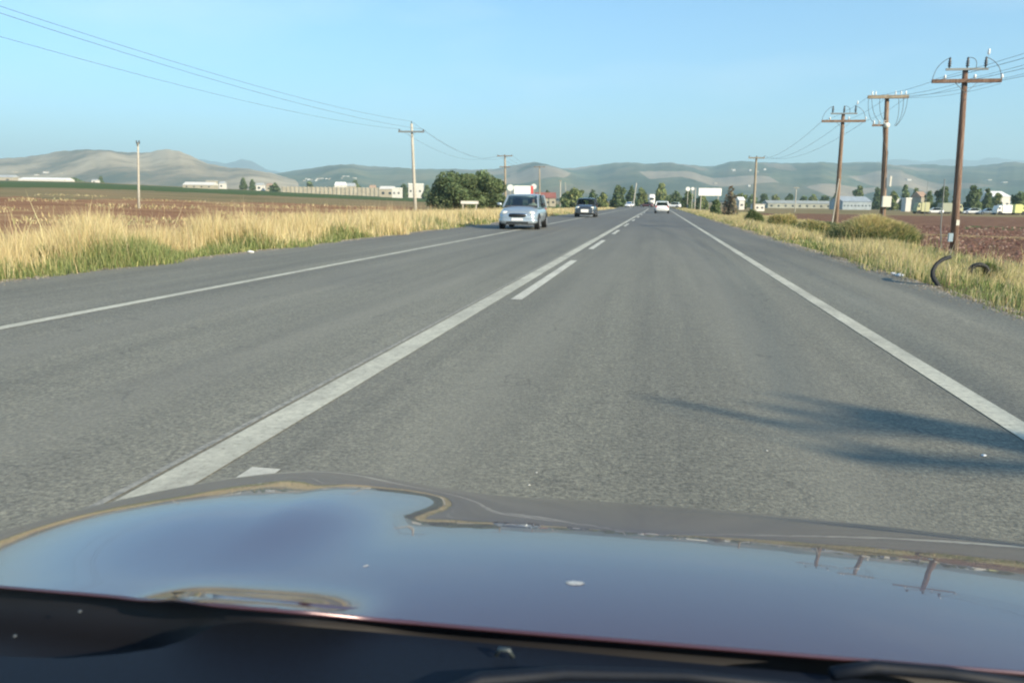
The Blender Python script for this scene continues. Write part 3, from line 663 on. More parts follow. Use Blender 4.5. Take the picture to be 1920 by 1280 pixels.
# trench under the lip, plastic cowl, wiper
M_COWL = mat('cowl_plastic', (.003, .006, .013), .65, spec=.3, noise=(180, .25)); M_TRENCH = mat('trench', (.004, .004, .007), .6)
def HPx(px, py, z): return G(px, py, EYE-.445*K+z)
gp = [[HP(x, rear_y(x)+dy, hoodz(x, rear_y(x))+dz) for dy, dz in ((.03, -.008), (.05, -.05), (.0, -.062), (-.10, -.058), (-.5, -.04))] for x in [XL+(XR-XL)*i/40 for i in range(41)]]
MB().loft(gp, close=False, cap=False).build('scuttle_trench', M_TRENCH, own, True)
def plate(outline, z, thick, name, m, zf=None):
    top = [HPx(px, py, z+(zf(px, py) if zf else 0)) for px, py in outline]; n = len(top)
    vs_ = top+[p-Vector((0, 0, thick)) for p in top]
    fs_ = [list(range(n))]+[[i, (i+1) % n, n+(i+1) % n, n+i] for i in range(n)]
    o = mesh(name, vs_, fs_, m, own)
    bv = o.modifiers.new('b', 'BEVEL'); bv.width = .002; bv.segments = 2
    return o
plate([(-300, 1210), (0, 1232), (120, 1236), (220, 1228), (300, 1216), (350, 1200), (385, 1183), (412, 1171), (470, 1167), (700, 1186), (980, 1214), (1250, 1240), (1500, 1262), (1750, 1290), (2100, 1330), (2100, 1700), (-300, 1700)], -.014, .012, 'cowl_panel', M_COWL)
wb = MB().tube([HPx(820, 1310, .004), HPx(900, 1275, .006), HPx(1060, 1262, .008), HPx(1280, 1266, .008), HPx(1600, 1300, .006)], [.007, .007, .006, .005, .004], 8).build('wiper_arm', M_COWL, own, True)
MB().tube([HPx(1560, 1262, -.004), HPx(1640, 1250, -.002), HPx(1780, 1262, -.002), HPx(1960, 1290, -.004)], .006, 8).build('wiper_blade', M_COWL, wb, True)
for (px, py, r) in ((895, 1180, .0028), (150, 1147, .002), (182, 1254, .002), (1905, 1226, .002), (28, 1193, .0018)):
    p = HPx(px, py, -.030); MB().lathe([(r, 0), (r*1.1, r*.7), (r*.6, r*1.2)], p, 8).build('screw', mat('screw_metal', (.05, .06, .07), .6), own, True)
wn = HPx(945, 1222, -.006); MB().tube([wn+Vector((-.007, 0, -.004)), wn+Vector((-.004, 0, .003)), wn+Vector((.005, 0, .003)), wn+Vector((.008, 0, -.004))], .0022, 8).build('washer_nozzle', mat('nozzle', (.05, .065, .07), .4), own, True)
# dried spots on the paint
M_SPOT = mat('bird_dropping', (.42, .42, .40), .8, noise=(90, .4))
def on_hood(px, py):
    x, y = _hit(px, py); return Vector((x*K, y*K, EYE-.445*K+hoodz(x, y)*K))
def spot(px, py, rx, ry, ang, label, m=M_SPOT):
    c = on_hood(px, py); vs_ = [c+Vector((0, 0, .0012))]; n = 18
    for k in range(n):
        t = 2*math.pi*k/n; j = random.uniform(.8, 1.15); x = c.x+(math.cos(t)*rx*math.cos(ang)-math.sin(t)*ry*math.sin(ang))*j; y = c.y+(math.cos(t)*rx*math.sin(ang)+math.sin(t)*ry*math.cos(ang))*j
        vs_.append(Vector((x, y, EYE-.445*K+hoodz(x/K, y/K)*K+.0005)))
    tag(mesh('bird_dropping' if rx > .006 else 'straw', vs_, [[0, 1+k, 1+(k+1) % n] for k in range(n)], m, None, True), label, 'stain' if rx > .006 else 'straw')
spot(1079, 1093, .0105, .0065, .15, 'pale oval bird dropping dried on the bonnet')
spot(686, 1061, .0045, .0007, .9, 'tiny pale straw fragment lying on the bonnet')

# ---------------------------------------------------------------- vegetation
def palmix(n, t, lo, hi):
    return lo*(1-t[:, None])+hi*t[:, None]
GOLD = [(.68, .57, .30), (.80, .68, .40), (.56, .45, .23), (.62, .48, .27)]
GREEN = [(.16, .22, .08), (.22, .27, .09), (.12, .17, .07), (.28, .30, .12)]
def verge_left():
    n = 260000
    # depth sampling denser near the lens
    u = rng.uniform(0, 1, n); Y = 1.0+(170**.45-1)*u; Y = (1+(170**.45-1)*u)**(1/.45)+2
    Wd = 3.6+np.minimum(6, np.maximum(0, Y-20)*.18)
    t = rng.uniform(0, 1, n)**.8
    X = -9.05-.25*np.sin(Y*.9)-.15*np.sin(Y*2.3)-t*Wd
    dep = Y+2; gold = 1/(1+np.exp(-(t*Wd-1.45+.6*np.sin(X*1.7+Y*.6)+.45*np.sin(Y*1.9)*np.sin(X*2.1+1))*3.2))
    gold = np.where(Y > 24, np.clip(.55+.5*np.sin(X*.9+Y*.23)*np.sin(Y*.41)+.25*(t-.4), .1, .95), gold)
    isg = rng.uniform(0, 1, n) < gold
    patch = .5+.5*np.sin(X*1.3+Y*.35)*np.sin(Y*.8+1)
    H = np.where(isg, rng.uniform(.45, 1.05, n)*(1+.2*patch), rng.uniform(.2, .58, n)*(.6+.9*patch))
    H *= np.clip(.3+(t*Wd)*.55, .3, 1)*(.98+.16*np.sin(Y*1.37+X)+.16*np.sin(Y*3.1+2*X)*np.sin(X*2.7))
    far = np.clip(1-(Y-30)/200, .45, 1); H = H*far
    W = np.maximum(.007, dep*.00062)*rng.uniform(.7, 1.5, n)*np.where(isg, .85, 1.35)
    cols = np.where(isg[:, None], tcol(n, GOLD, (3, 3, 2, 1)), tcol(n, GREEN+[(.42, .40, .19), (.34, .38, .16)], (2, 3, 1, 3, 3, 3)))
    Z = terr_v(X, Y)-.03
    tag(blades('tall_grass', X, Y, Z, H, W, rng.uniform(.05, .5, n), cols), 'tall golden and green grass along the silver car side of the road', 'grass', kind='stuff')
    # scattered tall dry stalks
    m = 900; Y = rng.uniform(7, 40, m); X = rng.uniform(-12.6, -10.4, m)
    tag(blades('dry_stalks', X, Y, terr_v(X, Y), rng.uniform(.9, 1.55, m), np.full(m, .012)*rng.uniform(.8, 1.6, m), rng.uniform(.05, .35, m), tcol(m, GOLD, (1, 2, 1, 2))), 'thin dry stalks standing above the golden grass', 'grass', kind='stuff')
def verge_right():
    n = 200000
    u = rng.uniform(0, 1, n); Y = (1+(180**.42-1)*u)**(1/.42)+4
    t = rng.uniform(0, 1, n)**.85; Wd = 6.8+np.sin(Y*.2)*.6+np.minimum(4, np.maximum(0, Y-45)*.1)
    X = 4.05+.15*np.sin(Y*1.1)+.08*np.sin(Y*3.1)+t*Wd
    keep = ~((X > 9.2) & (Y < 34) & (rng.uniform(0, 1, n) < .55)); X, Y, t = X[keep], Y[keep], t[keep]; n = len(X)
    pt = np.sin(X*1.1+Y*.45)*np.sin(Y*.9-X*.6)+.5*np.sin(Y*2.1+X)
    gold = 1/(1+np.exp(-(pt-.3)*3)); isg = rng.uniform(0, 1, n) < np.clip(gold, .12, .8)
    H = np.where(isg, rng.uniform(.22, .55, n), rng.uniform(.08, .30, n))*(.75+.4*np.clip(pt, -1, 1))*np.clip(.45+(X-4.05)*.9, .4, 1)
    W = np.maximum(.008, (Y+2)*.00066)*rng.uniform(.7, 1.5, n)*np.where(isg, .85, 1.4)
    cols = np.where(isg[:, None], tcol(n, [(.60, .50, .26), (.70, .60, .35), (.48, .44, .20), (.58, .44, .26)], (3, 2, 3, 1)), tcol(n, GREEN+[(.24, .30, .10)], (3, 3, 2, 3, 3)))
    tag(blades('verge_grass', X, Y, terr_v(X, Y)-.02, H, W, rng.uniform(.08, .6, n), cols), 'yellow green rough grass under the utility poles', 'grass', kind='stuff')
    m = 160; Y = rng.uniform(12, 45, m); X = rng.uniform(6.5, 11, m)
    tag(blades('seeding_weeds', X, Y, terr_v(X, Y), rng.uniform(.5, 1.0, m), np.full(m, .018), rng.uniform(.05, .3, m), tcol(m, GOLD+[(.25, .3, .1)], (1, 1, 1, 1, 3))), 'taller seeding weeds scattered under the utility poles', 'grass', kind='stuff')
verge_left(); verge_right()
def mound(name, px0, px1, pytop, depth, base_drop, label, cat='bush', gold=.5, n=9000, seed=1, deep=.8, blade=.38):
    a, b_ = P(px0, depth), P(px1, depth); cx, cy = (a.x+b_.x)/2, (a.y+b_.y)/2; hw = (b_-a).length/2; g = terrain(cx, cy); H = P((px0+px1)/2, depth, pytop).z-g
    e = empty(name, (cx, cy, g-base_drop), label, cat)
    ax = (b_-a).normalized(); ay = Vector((-ax.y, ax.x, 0))
    th = rng.uniform(0, 2*np.pi, n); r = np.sqrt(rng.uniform(0, 1, n)); lx = r*np.cos(th); ly = r*np.sin(th)
    zz = np.sqrt(np.clip(1-r**2, 0, 1))*(.86+.14*np.sin(lx*5+seed)*np.cos(ly*4))*(H-blade*.6+base_drop)
    X = lx*hw*ax.x+ly*hw*deep*ay.x; Y = lx*hw*ax.y+ly*hw*deep*ay.y
    top = np.clip(zz/(H+base_drop), 0, 1); isg = rng.uniform(0, 1, n) < gold*top**1.1*1.7
    cols = np.where(isg[:, None], tcol(n, [(.62, .52, .26), (.70, .60, .33), (.48, .44, .18)], (1, 1, 1)), tcol(n, [(.11, .17, .06), (.17, .22, .09), (.24, .28, .12)], (1, 2, 1)))
    blades('foliage', X, Y, zz-.1, rng.uniform(.5, 1.3, n)*blade, np.maximum(.012, depth*.001)*rng.uniform(.7, 1.5, n), rng.uniform(.2, 1.1, n), cols, e)
    core = [[(math.cos(q)*hw*.93*math.cos(t)*ax.x+math.sin(q)*hw*deep*.93*math.cos(t)*ay.x, math.cos(q)*hw*.93*math.cos(t)*ax.y+math.sin(q)*hw*deep*.93*math.cos(t)*ay.y, math.sin(t)*(H-blade*.7+base_drop)) for q in [2*math.pi*k/20 for k in range(20)]] for t in [i/6*math.pi/2*.98 for i in range(7)]]
    MB().loft(core).build('stems', mat('stems_'+name, (.06, .07, .03), .95, noise=(5, .4)), e, True)
    return e
mound('grass_mound', 1562, 1722, 404, 37, .1, 'big mound of green bushes topped with golden grass before the meter box pole', 'bush', .95, 30000, 2, .75, .5)
mound('bush', 1398, 1432, 391, 60, .05, 'round dark green bush at the foot of the pale utility pole', 'bush', .05, 5000, 3, .9, .3)
mound('bush', 1490, 1580, 408, 44, .05, 'low yellow green scrub beside the big grassy mound', 'bush', .7, 6000, 4, .6, .35)
mound('bush', 1440, 1500, 396, 58, .05, 'tuft of pale seeding grass between the round bush and the mound', 'bush', .9, 5000, 5, .6, .35)
mound('weed_clump', 836, 868, 417, 36.5, .05, 'dark weed clump at the asphalt edge where the silver car shadow ends', 'weeds', .1, 2500, 6, .8, .2)
mound('weed_clump', 38, 96, 452, 13.5, .05, 'grey green weed clump at the foot of the golden grass nearest the frame edge', 'weeds', .1, 4000, 7, .7, .2)
mound('weed_clump', 1712, 1736, 503, 13.6, .05, 'dark green weed clump between the plastic bag and the torn tyre strip', 'weeds', .15, 2200, 8, .8, .14)
mound('weed_clump', 1852, 1892, 484, 17, .05, 'dark green weed clump behind the half sunk tyre', 'weeds', .1, 2500, 9, .7, .2)
mound('weed_clump', 160, 235, 470, 14.2, .05, 'broad leafy green weed clump below the tallest golden stalks', 'weeds', .15, 4000, 10, .6, .2)
def leaf_cloud(name, lobes, n, size, pal, pr, parent):
    """lobes: (x,y,z,rx,ry,rz)"""
    vol = np.array([l[3]*l[4]*l[5] for l in lobes])**.7; k = rng.choice(len(lobes), n, p=vol/vol.sum()); L = np.array(lobes)[k]
    d = rng.normal(size=(n, 3)); d /= np.linalg.norm(d, axis=1)[:, None]; r = rng.uniform(.45, 1.06, n)**.6
    c = L[:, :3]+d*L[:, 3:]*r[:, None]
    u = rng.normal(size=(n, 3)); u /= np.linalg.norm(u, axis=1)[:, None]; v = np.cross(u, d+rng.normal(size=(n, 3))*.6); v /= np.linalg.norm(v, axis=1)[:, None]+1e-9
    s = size*rng.uniform(.6, 1.5, n)[:, None]
    V = np.stack([c-u*s, c-v*s*.6, c+u*s, c+v*s*.6], 1)
    cols = tcol(n, pal, pr, .22)*(.8+.4*rng.uniform(0, 1, len(lobes))[k])[:, None]
    q = np.arange(n)[:, None]*4+np.array([[0, 1, 2, 3]])
    return np_mesh(name, V.reshape(-1, 3), [q], np.repeat(np.clip(cols, 0, 1), 4, 0), M_LEAF, parent)
M_BARK = mat('bark', (.10, .08, .06), .9, noise=(3, .3))
PG = [(.10, .145, .07), (.145, .195, .09), (.20, .25, .12)]
PO = [(.20, .25, .10), (.26, .29, .12), (.16, .21, .09)]
def tree(label, px0, px1, pytop, depth, seed=0, pal=PG, n=None, group=None, name='tree', bushy=False, nl=13, sparse=1.0, cat='tree', pybase=None):
    rg = random.Random(seed*7+int(px0)); a, b_ = P(px0, depth), P(px1, depth); cx, cy = (a.x+b_.x)/2, (a.y+b_.y)/2; w_ = (b_-a).length
    g = terrain(cx, cy); H = P((px0+px1)/2, depth, pytop).z-g
    e = empty(name, (cx, cy, g), label, cat, group, rg.uniform(0, 6))
    lobes = []; zb = 0.02*H if bushy else .22*H
    for k in range(nl):
        t = rg.random(); zc = zb+(H-zb)*(.2+.62*t); rad = w_/2*(1-.55*abs(t-.35))
        an = rg.uniform(0, 6.28); ro = rad*rg.uniform(.3, .8); lr = w_*rg.uniform(.09, .2)
        lobes.append((ro*math.cos(an), ro*math.sin(an), min(zc, H-lr*.8), lr, lr, lr*rg.uniform(.7, 1.1)*min(1.3, H/w_*1.1)))
    lobes.append((0, 0, zb+(H-zb)*.45, w_*.30, w_*.30, (H-zb)*.42)); lobes.append((rg.uniform(-.1, .1)*w_, 0, H-w_*.16, w_*.16, w_*.16, w_*.16))
    if bushy:
        for k in range(5): an = k*1.25; lobes.append((math.cos(an)*w_*.30, math.sin(an)*w_*.30, H*.2, w_*.19, w_*.19, H*.2))
    pxw = w_/depth*773; size = max(.05, 1.25*depth/773)
    n = n or int(min(9000, max(500, 5.5*pxw*(H/depth*773)/1.2)))*1
    leaf_cloud('crown', lobes, int(n*sparse), size, pal, (1, 2, 1), e)
    tk = MB().tube([(0, 0, -.2), (.05*w_*rg.uniform(-1, 1), 0, H*.35), (0, 0, H*.62)], [w_*.035+.04, w_*.028+.03, .03], 7)
    for k in range(4):
        l = lobes[k]; tk.tube([(0, 0, H*(.22+.06*k)), (l[0]*.5, l[1]*.5, l[2]*.8), (l[0], l[1], l[2])], [w_*.018+.02, w_*.012+.015, .015], 5)
    tk.build('trunk', M_BARK, e, True)
    return e
tree('broad dark tree, the farther from the silver car of the two big roadside trees', 796, 908, 321, 112, 1, PG, 12000, bushy=True, nl=26)
tree('broad green tree with a shaded gap below, directly behind the silver car', 856, 962, 319, 116, 5, PG, 12000, bushy=True, nl=26)
TG = 'trees far along the road'
for i, (a, c, t, d, lb, pal) in enumerate([
    (1050, 1105, 352, 230, 'bushy green tree behind the dark compact car', PO), (1100, 1122, 356, 300, 'small dark tree peeping over the dark compact car', PG),
    (1116, 1142, 361, 240, 'low roadside bush between the dark car and the rounded tree', PO), (1142, 1176, 347, 240, 'rounded tree at the bend on the far verge', PG),
    (1172, 1194, 349, 300, 'dark tree just behind the leaning pole', PG), (1190, 1216, 352, 280, 'yellow green tree beside the leaning pole', PO),
    (1222, 1256, 343, 330, 'tallest rounded tree above the white hatchback', PO), (1250, 1285, 358, 300, 'low tree right of the tallest rounded tree'.replace('right of', 'next to'), PG),
    (1276, 1302, 356, 230, 'dark bush under the two small round signs', PG), (1302, 1330, 362, 260, 'green tree peeping below the white hoarding', PO),
    (1018, 1038, 357, 420, 'tiny dark tree above the red roofed building', PG)]):
    tree(lb, a, c, t, d, i+20, pal, None, TG, bushy=True, nl=9)
tree('dark green bush on the verge near the dry brown tree', 1332, 1354, 374, 95, 41, PG, 2600, bushy=True, name='bush', cat='bush')
tree('dry brown thin branched tree beside the dark verge bush', 1352, 1386, 349, 105, 42, [(.26, .20, .15), (.22, .20, .13), (.3, .25, .17)], 900, bushy=True, nl=14)
RG = 'trees edging the far field'
far = [(1376, 1402, 362, 300), (1396, 1424, 365, 420), (1420, 1446, 363, 430), (1440, 1466, 366, 440), (1464, 1492, 364, 420), (1494, 1516, 367, 430), (1512, 1536, 365, 450), (1532, 1556, 366, 430), (1554, 1574, 364, 440),
       (1594, 1622, 347, 420), (1632, 1656, 352, 380), (1684, 1708, 347, 340), (1704, 1724, 352, 350), (1728, 1752, 358, 260), (1748, 1782, 350, 250), (1782, 1800, 360, 260), (1806, 1840, 347, 240), (1838, 1862, 354, 245), (1856, 1880, 362, 250), (1892, 1925, 359, 240), (1915, 1950, 352, 240), (1660, 1684, 358, 330)]
what = ['first low tree of the hedge, beside the pale pole', 'dark hedge tree just beyond the pale pole', 'second hedge tree past the pale pole', 'flat topped hedge tree before the lone small pole', 'hedge tree ending at the lone small pole', 'hedge tree right after the lone small pole', 'small hedge tree halfway from the lone pole to the slim pole', 'hedge tree nearing the slim fuse pole', 'hedge tree just before the slim fuse pole',
        'pale tree behind the grey greenhouse', 'tree touching the meter box pole on its road side', 'conical dark tree past the meter box pole', 'flat dark tree by the small tiled house', 'bush in front of the small tiled house', 'large dark tree close before the red brown pole', 'bush half hidden by the red brown pole', 'largest dark tree past the red brown pole', 'tree adjoining the largest dark tree', 'low tree in front of the white hall', 'dark tree behind the yellow truck', 'tree cut by the frame edge above the yellow truck', 'low olive tree just past the meter box pole']
for i, ((a, c, t, d), lb) in enumerate(zip(far, what)): tree(lb, a, c, t, d, i+60, PG if i % 3 else PO, None, RG, bushy=True, nl=7)
LG = 'small trees on the golden field skyline'
for i, (a, c, t, d, lb) in enumerate([(450, 465, 334, 560, 'first of two small dark trees past the beige sheds'), (468, 480, 336, 560, 'second of two small dark trees past the beige sheds'), (655, 678, 338, 640, 'round green tree behind the long pale wall'), (746, 766, 345, 520, 'dark tree touching the tall concrete pole'),
        (505, 527, 343, 500, 'pale bush at the near end of the long wall'), (120, 160, 333, 640, 'low scrub beside the white warehouse'), (186, 196, 331, 640, 'tiny tree behind the small white hut'), (572, 592, 340, 620, 'faint tree behind the long pale wall, nearest its start'), (790, 812, 347, 420, 'bush between the concrete pole and the broad trees')]):
    tree(lb, a, c, t, d, i+90, PG, None, LG, bushy=True, nl=6)

# ---------------------------------------------------------------- far buildings, signs, vehicles
M_WALLW = mat('white_wall', (.62, .60, .55), .8, noise=(.4, .06)); M_WALLB = mat('beige_wall', (.38, .34, .26), .85, noise=(.3, .12)); M_ROOFR = mat('red_roof', (.27, .10, .075), .8, noise=(.6, .2)); M_ROOFG = mat('grey_roof', (.40, .42, .42), .7, noise=(.3, .1))
M_WIN = mat('window_dark', (.05, .06, .07), .2); M_TILE = mat('tile_roof', (.40, .27, .19), .85, noise=(.8, .15)); M_WHITE2 = mat('hoarding_white', (.85, .84, .78), .6); M_REDP = mat('red_panel', (.6, .08, .07), .5)
def building(px0, px1, pytop, depth, label, wall=M_WALLW, roof=M_ROOFG, gable=True, dpt=8, nwin=3, group=None, cat='building', pybase=None, name='building', rh=.28):
    a, b_ = P(px0, depth), P(px1, depth); c = (a+b_)/2; w_ = (b_-a).length; g = terrain(c.x, c.y) if pybase is None else P((px0+px1)/2, depth, pybase).z
    H = P((px0+px1)/2, depth, pytop).z-g; rz = math.atan2((b_-a).y, (b_-a).x)
    e = empty(name, (c.x, c.y, g), label, cat, group, rz); hw = H*(1-rh) if gable else H*.93
    MB().box(0, dpt/2, hw/2-.5, w_, dpt, hw+1).build('wall', wall, e)
    if gable: MB().loft([[(x, -.25, hw+.01), (x, dpt/2, H), (x, dpt+.25, hw+.01)] for x in (-w_/2-.2, w_/2+.2)]).build('roof', roof, e)
    else: MB().box(0, dpt/2, hw+H*.035, w_+.3, dpt+.3, H*.07).build('roof', roof, e)
    for k in range(nwin):
        x = (k+.5)/nwin*w_-w_/2; s = min(w_/nwin*.4, hw*.45); MB().box(x, -.02, hw*.5, s, .08, s*.9).build('window', M_WIN, e)
    return e
building(37, 125, 333, 560, 'long low white warehouse standing at the edge of the green crop', M_WALLW, M_WHITE2, True, 12, 0, rh=.5)
building(-12, 27, 328, 700, 'pale low shed near the frame edge behind the green crop', M_WALLB, M_ROOFG, True, 10, 2)
building(174, 183, 336, 600, 'tiny white hut beyond the long warehouse', M_WALLW, M_ROOFG, True, 5, 1)
building(344, 400, 341, 450, 'long beige shed past the thin pole without a crossarm', M_WALLB, M_WALLW, True, 9, 4, rh=.5)
building(388, 403, 338, 470, 'taller pale end of the beige sheds', M_WALLB, M_ROOFG, False, 6, 1)
building(412, 420, 340, 520, 'small white house just past the beige sheds', M_WALLW, M_ROOFG, True, 6, 1)
building(481, 492, 343, 520, 'grey white house behind the start of the long wall', M_WALLW, M_ROOFG, True, 7, 1)
building(500, 508, 344, 515, 'narrow pinkish house at the start of the long wall', M_WALLB, M_TILE, True, 7, 1)
building(628, 646, 341, 560, 'white house standing above the middle of the long wall', M_WALLW, M_WHITE2, True, 9, 2)
building(648, 664, 343, 580, 'pale shed beside the white house above the long wall', M_WALLB, M_ROOFG, True, 9, 1)
building(693, 703, 347, 540, 'small ochre house above the far part of the long wall', M_WALLB, M_TILE, True, 6, 1)
building(712, 738, 349, 440, 'pale shed at the far end of the long wall', M_WALLB, M_WALLW, True, 8, 2)
building(735, 752, 352, 420, 'low white building between the wall end and the concrete pole', M_WALLW, M_WHITE2, False, 6, 2)
building(766, 792, 344, 520, 'white flat building behind the concrete pole', M_WALLW, M_WHITE2, False, 8, 3)
# the long pale wall is one thing made of posts and panels
a, b_ = P(528, 470), P(716, 470); L_ = (b_-a).length; g = terrain((a.x+b_.x)/2, (a.y+b_.y)/2)
lw = empty('boundary_wall', ((a.x+b_.x)/2, (a.y+b_.y)/2, min(terrain(a.x, a.y), terrain(b_.x, b_.y))), 'very long pale panelled wall across the far golden field', 'wall', None, math.atan2((b_-a).y, (b_-a).x))
hh = P(620, 470, 350.5).z-lw.location.z
MB().box(0, 0, hh/2-.5, L_, .3, hh*.92+1).build('panel', mat('wall_panel', (.38, .35, .28), .85, noise=(.5, .25)), lw)
for k in range(24):
    MB().box((k+.5)/24*L_-L_/2, -.3, hh/2-.5, .7, .5, hh+1).build('pier', M_WALLB, lw)
# hillside houses
VG = 'white houses of the hillside villages'
from mathutils.bvhtree import BVHTree
_bv = [BVHTree.FromPolygons([v.co.copy() for v in o.data.vertices], [tuple(p.vertices) for p in o.data.polygons]) for o in bpy.data.objects if o.name.startswith(('hill', 'mountain'))]
ORD = ['first', 'second', 'third', 'fourth', 'fifth', 'sixth', 'seventh', 'eighth', 'ninth', 'tenth', 'eleventh', 'twelfth']
def specks(pts, grp, text):
    for i, (px, py, wpx, hpx) in enumerate(sorted(pts)):
        d = hray(px, py); best = None
        for t in _bv:
            h_ = t.ray_cast(Vector((0, 0, EYE)), d)
            if h_[0] is not None and (best is None or h_[3] < best[3]): best = h_
        if best is None: print('no hill under', px, py); continue
        building(px-wpx*.36, px+wpx*.36, py-hpx*.8, best[0].dot(FH), text % ORD[i], M_WALLW if i % 3 else M_WALLB, M_WALLB if i % 2 else M_TILE, bool(i % 2), 12, 0, grp, 'house', py, 'house')
specks([(571+i*5.2+random.uniform(-2, 2), 337+random.uniform(-4, 3), random.uniform(3.5, 6), random.uniform(2, 3.5)) for i in range(10)], VG, '%s tiny white house, from the bare hill, in the cluster above the long wall')
specks([(640+i*7+random.uniform(-3, 3), 333+random.uniform(-2, 2), random.uniform(4, 8), 2) for i in range(5)], VG, '%s of the tiny houses strung out past the white cluster')
specks([(88, 325, 9, 4), (30, 324, 8, 3), (118, 326, 6, 3), (70, 329, 6, 3)], VG, '%s small house, from the frame edge, on the lower slope of the bare hill')
specks([(1373, 321, 7, 5), (1369, 319, 5, 3), (1403, 321, 5, 4), (1430, 319, 5, 4), (1417, 323, 5, 3)], VG, '%s tiny white house, from the hoarding side, near the ridge by the pale pole')
specks([(1403, 350, 6, 5), (1340, 345, 8, 3), (1700, 338, 10, 3), (1850, 338, 10, 2), (1880, 343, 12, 3), (1786, 339, 6, 2)], VG, '%s small farmhouse, from the hoarding side, on the low slopes behind the field')
building(1004, 1042, 360.5, 260, 'long red roofed building behind the silver car', M_WALLB, M_ROOFR, True, 9, 4, rh=.42)
def sign_panel(px0, px1, py0, py1, depth, label, m, red=False, name='hoarding'):
    a, b_ = P(px0, depth, py0), P(px1, depth, py0); w_ = (b_-a).length; c = (a+b_)/2; g = terrain(c.x, c.y); z1 = c.z-g; z0 = P((px0+px1)/2, depth, py1).z-g
    e = empty(name, (c.x, c.y, g), label, 'sign', None, math.atan2((b_-a).y, (b_-a).x))
    xr = w_/2*(.72 if red else 1)
    MB().box((xr-w_/2)/2, 0, (z0+z1)/2, xr+w_/2, .18, z1-z0).build('panel', m, e)
    if red: MB().box((xr+w_/2)/2, 0, (z0+z1)/2, w_/2-xr-.01, .17, z1-z0).build('panel', M_REDP, e)
    for x in (-w_*.38, w_*.38): MB().box(x, .15, z0/2-.3, .16, .16, z0+.6).build('post', M_CONC, e)
def disc_sign(px, py, rpx, depth, label, m=M_WHITE2):
    c = P(px, depth, py); g = terrain(c.x, c.y); r = rpx/FPX*depth; e = empty('round_sign', (c.x, c.y, g), label, 'sign')
    MB().tube([(0, -.08, c.z-g), (0, .08, c.z-g)], r, 18).build('disc', m, e); MB().tube([(0, .12, -.2), (0, .12, c.z-g)], .07, 6).build('post', M_CONC, e)
sign_panel(964, 1000, 348.5, 364, 225, 'white hoarding with a red end above the silver car', M_WHITE2, True)
disc_sign(957, 352, 6, 222, 'round white sign at the dark tree end of the red ended hoarding'); disc_sign(1001, 350, 5, 228, 'round white sign rising behind the red end of the hoarding')
sign_panel(1310.5, 1353, 353, 367, 160, 'long blank white hoarding beside the dry brown tree', M_WHITE2)
disc_sign(1290, 354.5, 4, 165, 'bigger of the two round white signs near the blank hoarding'); disc_sign(1299, 354, 3, 166, 'smaller round white sign between the bigger one and the hoarding')
sign_panel(864, 897, 377, 382.5, 104, 'low white board half hidden below the big broad trees', M_WALLW)
building(1416, 1434, 382, 210, 'low whitish shed just past the pale utility pole', M_WALLW, M_ROOFG, False, 4, 2)
building(1386, 1396, 369, 260, 'small white domed hut behind the round green bush', M_WALLW, M_WHITE2, True, 5, 1)
building(1580, 1634, 368, 330, 'long grey blue greenhouse between the slim pole and the meter box pole', mat('greenhouse', (.30, .35, .38), .4, noise=(.4, .2)), mat('film_roof', (.33, .37, .39), .5, noise=(.5, .2)), True, 14, 8, rh=.4)
building(1726, 1738, 359, 300, 'little house with a pale tiled roof among the dark trees', M_WALLB, M_TILE, True, 8, 2)
building(1679, 1688, 365, 340, 'small white house past the meter box pole', M_WALLW, M_WHITE2, True, 6, 1)
building(1698, 1708, 371, 260, 'white cubic tank in the field past the meter box pole', M_WALLW, M_WHITE2, False, 3, 0)
building(1861, 1893, 358, 330, 'large white hall behind the trees near the frame edge', M_WALLW, M_WHITE2, True, 14, 3)
building(1440, 1560, 376, 400, 'long low pale greenhouse row beyond the ploughed field', mat('film', (.30, .31, .26), .6, noise=(.3, .25)), mat('dull_roof', (.30, .32, .30), .7, noise=(.4, .2)), True, 10, 9, rh=.4)
def truck(px0, px1, pytop, depth, label, boxm, cabm, heading=1):
    a, b_ = P(px0, depth), P(px1, depth); c = (a+b_)/2; L_ = (b_-a).length; g = terrain(c.x, c.y); H = P((px0+px1)/2, depth, pytop).z-g
    e = empty('truck', (c.x, c.y, g), label, 'truck', None, math.atan2((b_-a).y, (b_-a).x))
    cw = min(L_*.3, 1.9); s = heading
    MB().box(-s*cw*.55, 0, H*.58, L_-cw*1.15, 2.3, H*.78).build('cargo_box', boxm, e)
    cb = MB(); x0 = s*(L_/2-cw); x1 = s*L_/2
    cb.loft([[(x0, y, H*.18), (x1, y, H*.18), (x1, y, H*.5), (x1-s*cw*.3, y, H*.88), (x0, y, H*.9)] for y in (-1.05, 1.05)]).build('cab', cabm, e)
    MB().box(s*(L_/2-cw*.45), -1.07, H*.65, cw*.4, .04, H*.2).build('window', M_WIN, e)
    for x in (-L_*.32, -L_*.16, L_*.33): MB().tube([(x*s, -1.12, .45), (x*s, -.85, .45)], .45, 14).build('wheel', M_TYRE, e)
    for x in (-L_*.32, -L_*.16, L_*.33): MB().tube([(x*s, 1.12, .45), (x*s, .85, .45)], .45, 14).build('wheel', M_TYRE, e)
M_YEL = mat('lime_paint', (.55, .58, .22), .5); M_DRAB = mat('faded_yellow', (.42, .42, .24), .6)
truck(1866, 1893, 383.5, 185, 'white box truck at the far edge of the field by the yellow truck', M_WHITE2, M_WHITE2, -1)
truck(1898, 1918, 382.5, 188, 'lime yellow truck nearest the frame edge', M_YEL, M_YEL, 1)
truck(1716, 1739, 378.5, 190, 'faded yellow truck standing in front of the small bush by the tiled house', M_DRAB, M_DRAB, -1)
